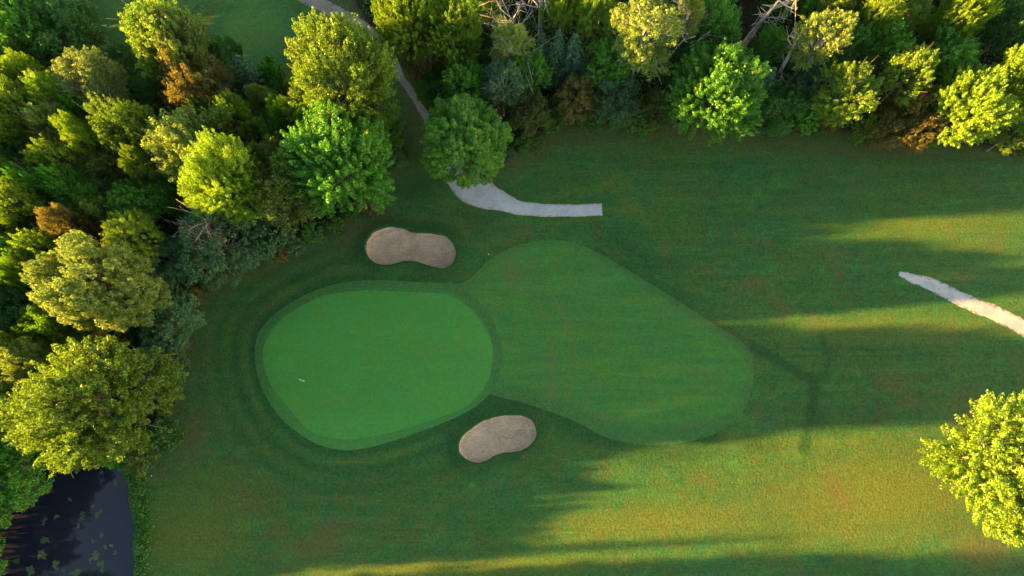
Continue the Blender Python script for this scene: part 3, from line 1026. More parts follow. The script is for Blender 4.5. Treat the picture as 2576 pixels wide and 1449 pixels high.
# label, species, variant, leaves, vx, vy, r, h, group
TABLE = [
 # ---- left wood
 ("tall yellow-green tree at the top edge beside the dark mown fairway", 'open', 0, 'bright', 402, 75, 92, 19, GL),
 ("pale yellow flat-topped tree directly above the rust-orange tree", 'round', 0, 'pale', 457, 135, 82, 18, GL),
 ("large rust-orange tree in the upper left wood, below a pale yellow crown", 'fine', 0, 'rust', 490, 218, 84, 16.5, GL),
 ("biggest bright yellow-green maple, between the dirt path and the upper tee", 'maple', 0, 'bright', 850, 196, 140, 21.5, GL),
 ("large rounded green maple below the biggest yellow maple, its upper left edge sunlit", 'maple', 1, 'green', 840, 415, 132, 19.5, GL),
 ("brown-green tree wedged between the bright yellow maple and the rounded green maple", 'fine', 1, 'olive', 715, 455, 108, 17, GL),
 ("bright yellow maple left of the brown-green tree above the upper bunker", 'maple', 2, 'bright', 567, 452, 98, 21, GL),
 ("pale yellow open-crowned tree with grey bare branches showing", 'open', 1, 'pale', 478, 352, 96, 17.5, GL),
 ("yellow-green tree behind the open-crowned pale tree, below the rust-orange one", 'open', 2, 'bright', 580, 300, 62, 15, GL),
 ("small light green tree with a thin grey trunk, standing clear in the dark gap", 'open', 3, 'bright', 318, 318, 70, 18, GL),
 ("pale yellow tree whose thin trunk leans out to its lower right", 'poplar', 0, 'pale', 215, 195, 72, 17, GL),
 ("big dark green shaded tree at the top left beside the far fairway", 'round', 1, 'dark', 150, 75, 92, 12, GL),
 ("green tree filling the top left corner", 'open', 4, 'green', 30, 55, 72, 14, GL),
 ("small yellow-tipped tree near the left edge below the top left corner tree", 'open', 0, 'bright', 55, 180, 42, 14, GL),
 ("bright yellow bushy tree on the left edge, upper half", 'maple', 3, 'bright', 28, 295, 82, 17, GL),
 ("yellow-green narrow tree right of the bright left-edge tree", 'open', 1, 'bright', 115, 240, 54, 16, GL),
 ("yellow spreading tree low in the upper left wood above a bare twiggy patch", 'open', 2, 'bright', 140, 392, 58, 15, GL),
 ("dull green tree between the pale leaning tree and the small light green tree", 'open', 3, 'green', 195, 292, 46, 13, GL),
 ("bright yellow tall tree at the left edge, middle of the wood", 'open', 4, 'bright', 42, 512, 60, 17, GL),
 ("two-lobed yellow tree above the big pale maple", 'open', 0, 'bright', 320, 585, 64, 16.5, GL),
 ("small rust-red tree just above the big pale maple", 'fine', 2, 'rust', 195, 585, 50, 16, GL),
 ("yellow-green forked tree left of the small rust-red tree", 'open', 2, 'bright', 92, 622, 54, 15.5, GL),
 ("big pale yellow maple with a broad dome, left of the putting green", 'round', 1, 'pale', 246, 716, 125, 21.0, GL),
 ("bluish grey-green tree with bare twigs, at the wood's edge below the yellow maple", 'fine', 3, 'teal', 545, 600, 112, 12, GL),
 ("huge spreading maple above the pond, yellow left half, dark green right half", 'maple', 4, 'bright', 212, 1012, 174, 22.5, GL),
 ("pale yellow tree at the left edge behind the huge spreading maple", 'open', 1, 'pale', 50, 915, 66, 16, GL),
 ("yellow-green tree cut by the left edge beside the huge maple", 'open', 3, 'bright', 2, 1015, 58, 14, GL),
 ("small orange shrub peeping out above the huge spreading maple", 'bush', 0, 'rust', 282, 866, 30, 9.5, GL),
 ("dull orange-brown shrub right of the small orange shrub above the huge maple", 'bush', 1, 'rust', 322, 876, 32, 8, GL),
 ("dark green shaded tree at the left edge below the big pale maple", 'round', 0, 'dark', 62, 790, 92, 11, GL),
 ("leafy green tree overhanging the top left corner of the pond", 'fine', 0, 'green', 48, 1178, 88, 9.5, GL),
 ("dark bluish shrubby tree at the wood's edge right of the big pale maple", 'fine', 1, 'teal', 425, 800, 75, 8, GL),
 ("dark bluish low tree at the wood's edge above the huge spreading maple", 'fine', 2, 'teal', 400, 885, 62, 7, GL),
 ("grey-green shaded tree right of the two-lobed yellow tree", 'fine', 0, 'teal', 425, 655, 70, 9, GL),
 ("mid green shaded tree in the middle of the left wood, left one of a pair", 'open', 4, 'green', 215, 510, 66, 12, GL),
 ("mid green shaded tree in the middle of the left wood, right one of a pair", 'open', 1, 'green', 340, 500, 70, 12.5, GL),
 ("olive shaded tree below the yellow spreading tree of the upper left wood", 'fine', 2, 'olive', 290, 430, 62, 11, GL),
 ("dark green tree on the left edge between the two bright edge trees", 'open', 2, 'dark', 25, 405, 60, 12, GL),
 ("dark green slim tree in shade right of the tall yellow-green top edge tree", 'fine', 3, 'dark', 548, 150, 60, 10, GL),
 ("shaded dark tree beside the far fairway, left of the pale flat-topped tree", 'fine', 1, 'dark', 300, 175, 66, 9, GL),
 ("dark tree in shadow left of the rust-orange tree", 'fine', 2, 'dark', 390, 250, 58, 10, GL),
 ("small green sapling lit at its tip, left of the biggest maple", 'bush', 2, 'green', 688, 195, 34, 9, GL),
 ("olive tree below the biggest maple at the edge of the dirt path", 'fine', 0, 'green', 920, 312, 50, 10, GL),
 ("dark green tree under the left rim of the rounded green maple", 'fine', 1, 'dark', 660, 330, 60, 10, GL),
 ("dim green tree beside the bare twigs, left of the bluish grey-green tree", 'fine', 3, 'dark', 455, 480, 62, 10, GL),
 ("dark green edge tree overhanging grass below the brown-green tree", 'bush', 3, 'teal', 690, 570, 52, 7, GL),
 ("dark green tree at the left edge beside the yellow-green forked tree", 'open', 0, 'green', 20, 640, 56, 13, GL),
 ("dull green tree at the left edge above the forked yellow-green tree", 'fine', 2, 'green', 110, 540, 50, 11, GL),
 ("low dark shrub under the right rim of the huge spreading maple, upper", 'bush', 1, 'dark', 412, 1095, 44, 4.0, GL),
 ("low weedy shrub under the right rim of the huge spreading maple, by the pond corner", 'bush', 2, 'olive', 352, 1160, 40, 3.4, GL),
 ("dark shrub at the foot of the huge spreading maple's trunk", 'bush', 3, 'dark', 392, 955, 50, 5.0, GL),  # unseen shrub put in to stop sun leaking under the crown
 ("dark shrub in the gap between the big pale maple and the huge spreading maple", 'bush', 0, 'dark', 380, 905, 52, 6.0, GL),
 # ---- isolated tree by the path
 ("round dense green tree alone where the grey path comes out of the wood", 'round', 0, 'lush', 1168, 352, 110, 13.5, GT),
 # ---- top wood
 ("bright yellow maple at the top edge right of the dirt path", 'maple', 1, 'bright', 1016, 60, 78, 18, GT),
 ("yellow-green maple with upright branch tips, second from the dirt path along the top", 'maple', 3, 'bright', 1138, 80, 74, 17.5, GT),
 ("green shaded tree directly under the second yellow-green maple", 'open', 0, 'green', 1162, 195, 62, 12, GT),
 ("rust and olive tree beside the dirt path in the top wood", 'fine', 0, 'rust', 1066, 135, 56, 12, GT),
 ("dark green tree at the bend of the dirt path, above the lone round tree", 'fine', 1, 'dark', 1092, 222, 46, 8, GT),
 ("pale half-bare tree with brown twigs standing up from its top", 'poplar', 1, 'pale', 1285, 95, 50, 17, GT),
 ("pale bluish-green tree below the half-bare tree", 'poplar', 2, 'teal', 1265, 195, 56, 13, GT),
 ("small brown-rust tree above the right side of the lone round tree", 'fine', 2, 'rust', 1240, 242, 44, 9, GT),
 ("green slim tree left of the spruces", 'open', 3, 'green', 1328, 175, 52, 12, GT),
 ("olive green shrubby tree at the wood's edge right of the lone round tree", 'fine', 3, 'olive', 1336, 275, 56, 8, GT),
 ("rust-tinged rounded tree at the wood's edge below the spruces", 'fine', 0, 'rust', 1455, 245, 54, 9, GT),
 ("blue-green fine-leaved tree at the wood's edge right of the rust-tinged tree", 'fine', 1, 'teal', 1542, 245, 68, 9.5, GT),
 ("green tree behind the blue-green fine-leaved tree", 'open', 4, 'green', 1535, 150, 62, 12, GT),
 ("big pale yellow birch-like tree leaning up to the top edge", 'poplar', 3, 'pale', 1628, 72, 92, 19.5, GT),
 ("bright yellow-green tree at the top edge left of the big pale birch-like tree", 'open', 1, 'bright', 1500, 35, 58, 16, GT),
 ("small yellow tree top at the top edge above the spruces", 'open', 2, 'bright', 1408, 20, 42, 16, GT),
 ("thin leaning tree with sparse yellow leaves right of the big pale birch-like tree", 'poplar', 0, 'pale', 1738, 30, 38, 17, GT),
 ("olive shaded tree at the wood's edge under the big pale birch-like tree", 'fine', 2, 'olive', 1662, 268, 52, 5.5, GT),
 ("large green maple overhanging the rough, with yellow sunlit patches", 'maple', 2, 'green', 1806, 228, 116, 15.5, GT),
 ("dark green tree at the top edge left of the bleached dead tree", 'open', 3, 'green', 1805, 45, 70, 13, GT),
 ("green tree behind the large overhanging maple, right of the dead tree", 'open', 0, 'green', 1940, 100, 46, 11, GT),
 ("pale yellow poplar with a grey trunk leaning out at its lower left", 'poplar', 1, 'pale', 2078, 80, 66, 18, GT),
 ("yellow-green sparse tree below the pale yellow poplar", 'open', 4, 'bright', 2135, 225, 76, 14, GT),
 ("yellow-tipped tree right of the sparse tree, above the rust shrubs", 'open', 1, 'bright', 2285, 190, 66, 14.5, GT),
 ("yellow tree crown at the top edge right of the pale yellow poplar", 'open', 2, 'bright', 2225, 30, 52, 16, GT),
 ("green leafy tree between the yellow top-edge crown and the yellow-tipped tree", 'open', 3, 'green', 2230, 120, 60, 12.5, GT),
 ("yellow-green spreading tree at the top edge towards the right corner", 'maple', 4, 'bright', 2425, 35, 66, 16.5, GT),
 ("dark green tree in shade below the spreading tree near the right corner", 'open', 4, 'green', 2390, 145, 74, 12, GT),
 ("green tree in the top right corner", 'open', 0, 'dark', 2555, 60, 70, 13, GT),
 ("big yellow maple at the wood's edge near the right side, with whitish twig tips", 'maple', 0, 'bright', 2445, 260, 94, 14.5, GT),
 ("bright yellow maple cut by the right edge above the rough", 'maple', 3, 'bright', 2555, 215, 84, 16, GT),
 ("small yellow-green tree at the right edge, lowest of the wood's edge", 'open', 2, 'bright', 2552, 335, 44, 8, GT),
 ("dark rust tree behind the rust shrubs, left of the big yellow maple", 'fine', 3, 'rust', 2295, 262, 52, 10.5, GT),
 ("low rust shrub at the wood's edge, left of two", 'fine', 1, 'rust', 2245, 322, 50, 7.5, GT),
 ("low orange-rust shrub at the wood's edge, right of two", 'fine', 2, 'rust', 2315, 322, 54, 8.5, GT),
 ("small bright orange shrub alone at the wood's edge", 'bush', 0, 'rust', 2096, 298, 32, 7.5, GT),
 ("small fresh green tree at the wood's edge left of the orange shrub", 'bush', 1, 'green', 2035, 280, 50, 6.5, GT),
 ("green shaded tree at the wood's edge right of the overhanging maple", 'fine', 0, 'dark', 1965, 265, 64, 8, GT),
 ("bluish green shaded tree under the leaning grey trunk", 'fine', 1, 'teal', 2010, 190, 56, 9, GT),
 ("green tree between the poplar and the yellow-tipped tree", 'open', 1, 'green', 2150, 120, 54, 12, GT),
 ("slim green sapling at the wood's edge left of the rust shrubs", 'bush', 2, 'bright', 2190, 325, 34, 5.5, GT),
 ("dark shaded tree behind the lone round tree's left shoulder", 'fine', 3, 'dark', 1150, 262, 40, 7.5, GT),
 ("olive tree beside the thin leaning trunk", 'fine', 1, 'dark', 1715, 150, 60, 10, GT),
 ("dull green shrub at the foot of the wood's edge left of the overhanging maple", 'bush', 3, 'olive', 1600, 280, 44, 5, GT),
 ("dark green shrub between the olive shrubby tree and the rust-tinged tree", 'bush', 0, 'dark', 1395, 280, 46, 5.5, GT),
 # ---- right
 ("large bright yellow-green maple standing alone at the right edge over sunlit rough", 'maple', 1, 'bright', 2560, 1148, 176, 16, None),
]
for lab, sp, var, leaf, vx, vy, r, h, grp in TABLE:
    nm = 'shrub' if sp == 'bush' else 'birch_tree' if sp == 'poplar' else 'maple_tree' if sp in ('maple', 'round') else 'broadleaf_tree'
    cat = 'shrub' if sp == 'bush' else 'tree'
    sq = {"big pale yellow ma": 1.17, "huge spreading map": 1.06}.get(lab[:18], 1.0)
    plant(nm, lab, cat, sp, var, leaf, vx, vy, r, h, grp, 'birch' if sp == 'poplar' else 'bark', 0.0 if sq != 1 else None, sq)

# spruces: apex measured
for i, (lab, vx, vy, h, r) in enumerate([
        ("pointed spruce in the top wood, middle of three, tallest", 1408, 68, 13, 2.7),
        ("pointed spruce in the top wood, right of three, with a sunlit tip", 1450, 82, 12.5, 3.2),
        ("small pointed spruce in the top wood, left of three", 1368, 80, 11, 2.3),
        ("grey-green spruce with a pale pointed tip beside the upper tee", 585, 130, 13.5, 3.0),
        ("small spruce with a pale tip hidden at the left foot of the biggest maple", 680, 232, 10, 2.2),
        ("spruce below the leaning grey trunk at the right of the dead tree", 1952, 165, 10.5, 2.6)]):
    x, y, t = G(vx, vy, h)
    plant_at('spruce_tree', lab, 'tree', 'spruce', i, 'spruce', x, y, r, h, GS)


def dead(name, label, bx, by, tx, ty, h, seed, bark, r=0.22, nb=16, broken=False, group="bare dead trees"):
    """foot seen at bx,by; top seen at tx,ty"""
    x0, y0, _ = G(bx, by, 0.3)
    x1, y1, _ = G(tx, ty, h)
    tr, br, _ = dead_tree(seed, h, r, ((x1 - x0) / h, (y1 - y0) / h), nb, broken)
    o = empty(name, (x0, y0, 0))
    tag(o, label, 'tree', group)
    add_obj("trunk", tr, M[bark], o)
    add_obj("branches", br, M[bark], o)
    return o


dead('dead_tree', "bleached white dead tree with a splintered trunk and bare limbs", 1866, 118, 1968, -10, 14, 1, 'dead', 0.46, 12)
dead('dead_tree', "tall bare white birch trunk rising to the top edge", 1358, 118, 1361, -60, 16, 2, 'birch', 0.34, 9)
dead('dead_tree', "leaning grey bare trunk left of the pale yellow poplar", 1938, 222, 2020, 75, 14, 3, 'dead', 0.34, 8)
dead('dead_tree', "thin pale leaning trunk right of the big pale birch-like tree", 1680, 172, 1735, 25, 15, 4, 'birch', 0.22, 12)
dead('dead_tree', "leafless twiggy tree in the dark gap left of the bluish grey-green tree", 640, 570, 570, 480, 7, 5, 'dead', 0.10, 20)
dead('dead_tree', "bare white twigs over the bluish grey-green tree's crown", 560, 640, 515, 548, 12, 6, 'dead', 0.11, 22)
dead('dead_tree', "small leafless tree in a dark gap near the left edge", 160, 480, 112, 440, 7, 7, 'dead', 0.10, 18)
dead('dead_tree', "brown leafless treetop over the half-bare pale tree", 1285, 190, 1292, 40, 16.5, 8, 'dead', 0.14, 20)
dead('dead_tree', "short broken grey stem in the left wood under the small light green tree", 400, 420, 355, 360, 8, 9, 'dead', 0.16, 5, True)

# understory fillers: shaded, in the gaps of the woods
WPATH = GP([(1142, 420), (1105, 350), (1070, 290), (1040, 238), (1010, 195), (985, 150), (955, 110), (915, 75), (865, 42), (810, 15), (750, -15), (600, -80)])


def seg_min(x, y):
    return min(float(seg_dist(np.array([x]), np.array([y]), WPATH[i], WPATH[i + 1])[0]) for i in range(len(WPATH) - 1))


rs = np.random.RandomState(77)
cand = []
for poly, (x0, x1, y0, y1), side in ((LWOOD, (-90, -10, -2, 75), 'left'), (TWOOD, (-28, 105, 38, 92), 'top')):
    X = x0 + (x1 - x0) * rs.rand(2600)
    Y = y0 + (y1 - y0) * rs.rand(2600)
    d = sdf(X, Y, poly)
    for x, y, dd in zip(X, Y, d):
        if dd < -1.0 and seg_min(x, y) > 4.2:
            cand.append((x, y, side))
nfill = {'left': 0, 'top': 0}
NAMED = []
for row in TABLE:
    w = row[0].split(',')[0].split()[:7]
    while w[-1] in ('the', 'of', 'a', 'with', 'at', 'in', 'and', 'its', 'on', 'to', 'left', 'right', 'above', 'below', 'beside', 'under', 'behind', 'between'):
        w.pop()
    gx_, gy_, _ = G(row[4], row[5], 6.0)
    NAMED.append((gx_, gy_, ' '.join(w)))
USED = set()


def filler_label(what, x, y):
    d = sorted(range(len(NAMED)), key=lambda i: (NAMED[i][0] - x) ** 2 + (NAMED[i][1] - y) ** 2)
    for i in d[:4]:
        ax, ay, nm = NAMED[i]
        a = math.degrees(math.atan2(y - ay, x - ax)) % 360
        side = ['right of', 'up and right of', 'above', 'up and left of', 'left of', 'down and left of', 'below', 'down and right of'][int((a + 22.5) // 45) % 8]
        lb = "%s, %s the %s" % (what, side, nm)
        nw = nm.split()
        while len(lb.split()) > 16 and len(nw) > 3:
            nw = nw[1:]
            lb = "%s, %s the %s" % (what, side, ' '.join(nw))
        if lb not in USED and len(lb.split()) <= 16:
            USED.add(lb)
            return lb
    return lb
TONE2 = {'bright': 'yellow-green', 'green': 'mid green', 'pale': 'pale yellow', 'lime': 'lime green', 'olive': 'olive'}
TONE = {'dark': 'dark green', 'green': 'mid green', 'olive': 'olive', 'teal': 'bluish green'}

pts = [(a, b, 0.42 * c) for a, b, c, _ in TREES]
for bx_, by_ in ((1866, 112), (1359, 110), (1940, 215), (1680, 170), (1885, 90), (1955, 190), (1360, 60), (1620, 215), (1900, 60), (1970, 160)):
    pts.append((*G(bx_, by_, 2.0)[:2], 2.4))
# mid-height crowns crowding up between the named trees
rs2 = np.random.RandomState(5)
nmid = {'left': 0, 'top': 0}
for x, y, side in cand[::-1]:
    if nmid[side] >= (72 if side == 'left' else 60) or (side == 'left' and x < -78):
        continue
    rm_ = 1.8 + 1.5 * rs2.rand()
    if not all((x - a) ** 2 + (y - b) ** 2 > (1.2 * c + 0.52 * rm_) ** 2 for a, b, c in pts):
        continue
    wd = -float(sdf(np.array([x]), np.array([y]), LWOOD if side == 'left' else TWOOD)[0])
    if wd < 3:
        continue
    pts.append((x, y, rm_ * 0.6))
    nmid[side] += 1
    leaf = ['bright', 'green', 'pale', 'lime', 'bright', 'pale', 'lime', 'bright'][rs2.randint(8)]
    hh = min(15.0, 6.5 + 0.55 * wd) * (0.72 + 0.45 * rs2.rand())
    plant_at('broadleaf_tree', filler_label("slender %s tree" % TONE2[leaf], x, y), 'tree', 'open' if rs2.rand() < 0.6 else 'fine', int(rs2.randint(5)), leaf,
             x, y, rm_, hh, "slender trees crowded into the %s wood" % side)
for x, y, side in cand:
    if nfill[side] > 95:
        continue
    # is it in view at about 4 m up?
    ok = all((x - a) ** 2 + (y - b) ** 2 > (c + 1.5) ** 2 for a, b, c in pts)
    if not ok:
        continue
    pts.append((x, y, 1.7))
    nfill[side] += 1
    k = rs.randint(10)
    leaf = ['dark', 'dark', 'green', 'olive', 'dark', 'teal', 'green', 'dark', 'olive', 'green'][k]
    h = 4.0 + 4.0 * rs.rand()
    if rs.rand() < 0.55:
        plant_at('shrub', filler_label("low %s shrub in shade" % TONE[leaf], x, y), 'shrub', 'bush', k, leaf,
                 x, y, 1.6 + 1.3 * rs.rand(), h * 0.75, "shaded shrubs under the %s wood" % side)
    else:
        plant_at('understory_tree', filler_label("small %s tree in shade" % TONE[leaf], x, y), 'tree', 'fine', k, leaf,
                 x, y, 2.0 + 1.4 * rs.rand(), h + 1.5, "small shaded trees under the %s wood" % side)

# brush where the woods meet the grass
rs = np.random.RandomState(55)
for poly, side, segs in ((LWOOD, 'left', range(1, 16)), (TWOOD, 'top', range(3, 15))):
    for i in segs:
        a, b = poly[i], poly[(i + 1) % len(poly)]
        L_ = float(np.hypot(*(b - a)))
        q = 0.0
        while q < L_:
            p = a + (b - a) * q / L_ + rs.normal(size=2) * 0.7
            q += 2.6 + 3.5 * rs.rand()
            if seg_min(p[0], p[1]) < 3.5:
                continue
            leaf = ['dark', 'olive', 'green', 'teal', 'dark', 'rust'][rs.randint(6)]
            plant_at('shrub', filler_label("low %s edge shrub" % dict(TONE, rust='rusty')[leaf], p[0], p[1]), 'shrub', 'bush', int(rs.randint(4)), leaf,
                     p[0], p[1], 0.9 + 1.0 * rs.rand(), 1.2 + 2.0 * rs.rand(), "low shrubs along the edge of the %s wood" % side)

# unseen trees and shrubs beyond the left edge, placed to shade course and pond
GO = "trees beyond the left edge"
OFF = [('round', -130, 560, 110, 8.5), ('round', -150, 700, 110, 8.5), ('round', -130, 850, 110, 8.5), ('round', -130, 980, 110, 9), ('round', -150, 1100, 110, 13.5), ('round', -300, 640, 120, 9.5), ('round', -300, 800, 120, 9.5), ('round', -310, 930, 120, 10), ('round', -300, 1060, 120, 11), ('fine', -60, 1180, 70, 8), ('round', -95, 1225, 105, 13), ('fine', -110, 1330, 80, 13), ('fine', -125, 1420, 80, 12), ('round', -240, 1290, 110, 12), ('fine', -280, 1390, 90, 12),  # low round trees added to block sun leaking under the crowns
       ('fine', -70, 1262, 60, 7), ('fine', -120, 1380, 70, 7), ('fine', -110, 1470, 70, 7), ('spruce', -150, 1478, 40, 17.5),
       ('maple', -190, 1650, 100, 21), ('maple', -330, 1690, 120, 24),
       ('bush', -25, 1203, 45, 4.5), ('bush', 8, 1222, 40, 4), ('bush', -62, 1228, 50, 5), ('bush', -95, 1262, 50, 5.5), ('bush', -128, 1318, 50, 6), ('bush', -40, 1262, 50, 5.5), ('bush', -75, 1300, 55, 5.5), ('bush', -100, 1345, 55, 6), ('bush', -125, 1395, 55, 6), ('bush', -140, 1440, 55, 6), ('bush', -150, 1490, 55, 6), ('bush', -150, 1545, 55, 6), ('bush', -170, 1330, 60, 7), ('bush', -200, 1400, 60, 7), ('bush', -220, 1470, 60, 7),  # shrub row added to keep low sun off the water
       ('round', 40, -75, 100, 17), ('maple', -90, -20, 100, 16)]  # added to shade the tee
for i, (sp, vx, vy, r, h) in enumerate(OFF):
    plant({'spruce': 'spruce_tree', 'bush': 'shrub'}.get(sp, 'broadleaf_tree'), "green %s set unseen beyond the left edge for its shade" % ('shrub' if sp == 'bush' else 'tree'), 'shrub' if sp == 'bush' else 'tree', sp, i,
          'green' if sp != 'spruce' else 'spruce', vx, vy, r, h, GO)



# ------------------------------------------------------------------ stuff: undergrowth, bank weeds
def scatter(name, X, Y, hmax, size, leaf, rs, base=0.05):
    n = len(X)
    z = gz(X, Y) + base + hmax * (vnoise(X, Y, 2.2) * 0.8 + 0.2) * rs.rand(n)
    N = np.array([0, 0, 0.8]) + rs.normal(size=(n, 3)) * 0.6
    S = size * (0.6 + 0.8 * rs.rand(n))
    me = leaves_mesh(name, np.column_stack([X, Y, z]), N, S, rs.rand(n), np.clip(vnoise(X, Y, 1.7) * 0.9, 0, 1), rs)
    return tag(add_obj(name, me, L[leaf]), kind='stuff')


rs = np.random.RandomState(31)
for poly, box, cnt in ((LWOOD, (-95, -8, -4, 78), 70000), (TWOOD, (-30, 110, 36, 95), 80000)):
    X = box[0] + (box[1] - box[0]) * rs.rand(cnt)
    Y = box[2] + (box[3] - box[2]) * rs.rand(cnt)
    d = sdf(X, Y, poly) + 1.4 * (vnoise(X, Y, 3.0) - 0.5)
    k = d < -0.2
    k &= vnoise(X, Y, 5.5) > 0.22
    dp = np.full(len(X), 1e9)
    for q in range(len(WPATH) - 1):
        dp = np.minimum(dp, seg_dist(X, Y, WPATH[q], WPATH[q + 1]))
    k &= dp > 2.2
    X, Y = X[k], Y[k]
    o = scatter("undergrowth", X, Y, 1.5, 0.20, 'dark', rs)
    o["label"] = "low dark undergrowth covering the floor of the wood"

n = 5200
t = rs.rand(n)
bank = smooth_open(GP([(337, 1520), (334, 1390), (338, 1340), (330, 1290), (323, 1250), (321, 1215), (302, 1180), (240, 1163)]), 8)
bi = t * (len(bank) - 1)
X = np.interp(bi, np.arange(len(bank)), bank[:, 0]) + np.abs(rs.normal(size=n)) * 1.15 - 0.1
Y = np.interp(bi, np.arange(len(bank)), bank[:, 1]) + rs.normal(size=n) * 0.35
o = scatter("bank_weeds", X, Y, 0.75, 0.13, 'green', rs)
o["label"] = "rank green weeds along the pond bank"

# floating leaf mats on the pond
M['pad'] = leaf_mat("floating_pond_leaves", (0.034, 0.060, 0.020), (0.062, 0.090, 0.036), (0.09, 0.09, 0.06), trans=0.1)
PADS = [(208, 1290, 9, 16), (234, 1276, 6, 5), (243, 1293, 10, 9), (198, 1320, 5, 5), (252, 1340, 4, 9), (236, 1363, 8, 6),
        (238, 1400, 17, 16), (250, 1420, 8, 12), (115, 1358, 20, 16), (108, 1395, 15, 18), (138, 1418, 11, 12), (175, 1258, 5, 4),
        (290, 1210, 6, 6), (255, 1185, 4, 5), (195, 1440, 14, 10), (75, 1432, 26, 14), (45, 1410, 12, 9), (280, 1375, 5, 4),
        (110, 1310, 7, 9), (140, 1300, 6, 5), (160, 1440, 8, 6), (290, 1390, 4, 4), (265, 1378, 6, 3), (255, 1440, 7, 8)]
PLAB = ["long floating leaf patch upper right of the open water", "small round leaf patch above the long leaf patch",
        "round leaf patch right of the long leaf patch", "tiny leaf patch just below the long leaf patch",
        "thin upright leaf patch right of the pond's middle", "small leaf patch above the V-shaped leaf patch",
        "V-shaped leaf patch low in the pond, brightest of all", "leaf scraps trailing below the V-shaped patch",
        "broad dull leaf patch left of the pond's middle", "green leaf patch below the broad dull one",
        "ragged leaf patch beside the bottom left cluster", "tiny dull leaf patch at the top of the open water",
        "small leaf patch close to the right bank's bend", "leaf scrap under the huge maple's rim",
        "leaf patch on the bottom edge, middle of the pond", "widest leaf patch, in the bottom left of the pond",
        "leaf patch on the dark reflection at the bottom left", "leaf scrap near the right bank, lower part",
        "faint leaf patch left of the long leaf patch", "faint leaf scrap beside the faint patch",
        "leaf patch on the bottom edge right of the widest one", "lowest leaf scrap near the right bank",
        "flat leaf scrap right of the V-shaped patch's top", "leaf patch on the bottom edge near the right bank"]
rs = np.random.RandomState(9)
for (vx, vy, rx, ry), lb in zip(PADS, PLAB):
    x0, y0, t = G(vx, vy, -0.6)
    s = t / FPX
    m = max(10, int(rx * ry * 0.36))
    q = rs.normal(size=(m, 2)) * 0.42
    V, F, lf = [], [], []
    placed = []
    for a, b in q:
        rr = 0.06 + 0.09 * rs.rand()
        if placed:
            px_, py_, pr_ = placed[rs.randint(len(placed))]
            th0 = rs.rand() * 6.283
            cx = px_ + math.cos(th0) * (pr_ + rr) * 0.8
            cy = py_ + math.sin(th0) * (pr_ + rr) * 0.8 * (ry / rx) ** 0.5
        else:
            cx = cy = 0.0
        placed.append((cx, cy, rr))
        k0 = len(V)
        ph = rs.rand() * 6
        for e in range(7):
            th = ph + e * (2 * math.pi - 0.5) / 6
            V.append((cx + rr * math.cos(th), cy + rr * math.sin(th), 0.012 + 0.02 * rs.rand()))
        V.append((cx, cy, 0.008))
        for e in range(6):
            F.append((k0 + e, k0 + e + 1, k0 + 7))
        lf += [rs.rand()] * 8
    me = mesh_np("leaf_patch", V, F)
    fattr(me, "leaf", lf)
    fattr(me, "clump", lf)
    o = add_obj("floating_leaf_patch", me, M['pad'])
    o.location = (x0, y0, -0.615)
    tag(o, lb + ", on the dark water", 'water plants', "floating leaf patches on the pond")

# ------------------------------------------------------------------ small things
def lathe(name, prof, mat, parent=None, n=12):
    V, F = [], []
    for r, z in prof:
        for i in range(n):
            th = 2 * math.pi * i / n
            V.append((r * math.cos(th), r * math.sin(th), z))
    for k in range(len(prof) - 1):
        for i in range(n):
            j = (i + 1) % n
            F.append((k * n + i, k * n + j, (k + 1) * n + j, (k + 1) * n + i))
    F.append(tuple(range(n - 1, -1, -1)))
    F.append(tuple((len(prof) - 1) * n + i for i in range(n)))
    return add_obj(name, mesh_np(name, V, F, True), mat, parent)


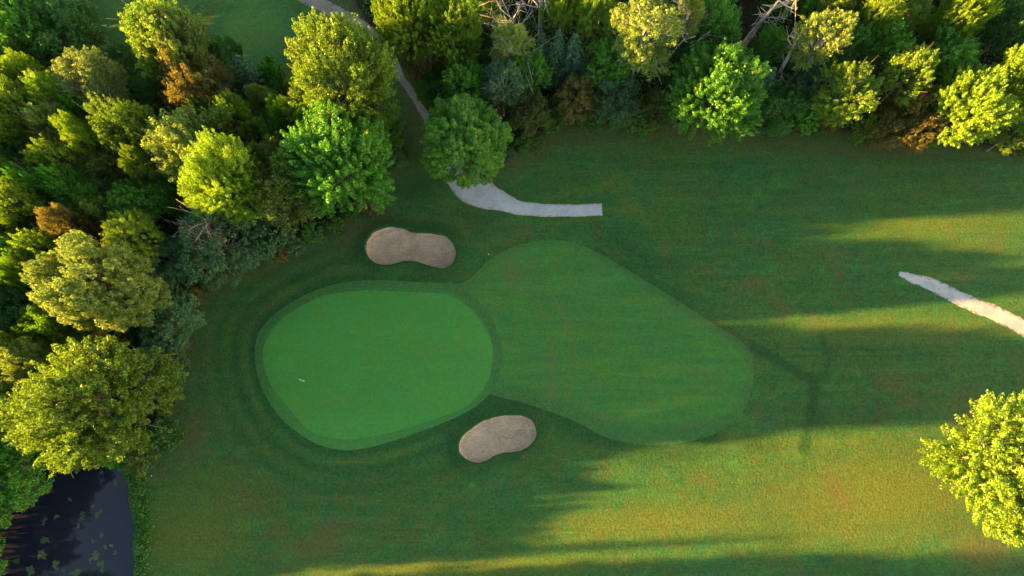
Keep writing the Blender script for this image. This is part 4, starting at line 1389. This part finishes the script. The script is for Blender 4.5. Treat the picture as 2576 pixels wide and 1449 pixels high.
x, y, _ = G(768, 960)
zz = float(gz(np.array([x]), np.array([y]), False)[0]) + 0.065
fs = tag(empty("flagstick", (x, y, zz)), "flagstick with a small blue flag on the left part of the putting green", "flagstick")
lathe("pole", [(0.022, 0.0), (0.022, 1.2), (0.018, 2.2), (0.012, 2.25)], M['pole'], fs)
lathe("cup", [(0.075, 0.006), (0.062, 0.010), (0.058, 0.007)], M['cup'], fs)
V, F = [], []
nw = 7
for i in range(nw):
    for j in range(4):
        u = i / (nw - 1)
        for s in (0,):
            V.append((-0.5 * u, 0.06 * math.sin(u * 5) + 0.30 * u, 2.2 - 0.36 * j / 3 - 0.12 * u))
for i in range(nw - 1):
    for j in range(3):
        F.append((i * 4 + j, (i + 1) * 4 + j, (i + 1) * 4 + j + 1, i * 4 + j + 1))
fl = add_obj("flag", mesh_np("flag", V, F, True), M['flag'], fs)
sm = fl.modifiers.new("thick", 'SOLIDIFY')
sm.thickness = 0.012


def ball(name, label, vx, vy, r):
    x, y, _ = G(vx, vy)
    prof = [(max(1e-3, r * math.sin(math.pi * k / 8)), r - r * math.cos(math.pi * k / 8)) for k in range(9)]
    o = lathe(name, prof, M['white'])
    o.location = (x, y, float(gz(np.array([x]), np.array([y]), False)[0]) + 0.02)
    tag(o, label, "golf ball")


ball("golf_ball", "white golf ball in the rough right of the upper bunker", 1229, 640, 0.06)
ball("golf_ball", "white golf ball on the grass right of the pond bank", 381, 1197, 0.06)

# pale boulder beside the lone right-hand maple
rs = np.random.RandomState(4)
prof = fib_dirs(60, -0.9, rs, 0.05)
import bmesh
bm = bmesh.new()
for p in prof:
    k = 1 + 0.18 * (rs.rand() - 0.5)
    bm.verts.new((p[0] * 0.62 * k, p[1] * 0.48 * k, p[2] * 0.42 * k + 0.2))
bmesh.ops.convex_hull(bm, input=bm.verts)
me = bpy.data.meshes.new("boulder")
bm.to_mesh(me)
bm.free()
o = add_obj("boulder", me, M['stone'])
x, y, _ = G(2429, 1203)
o.location = (x, y, float(gz(np.array([x]), np.array([y]), False)[0]))
tag(o, "pale boulder at the left rim of the lone right-hand maple", "boulder")
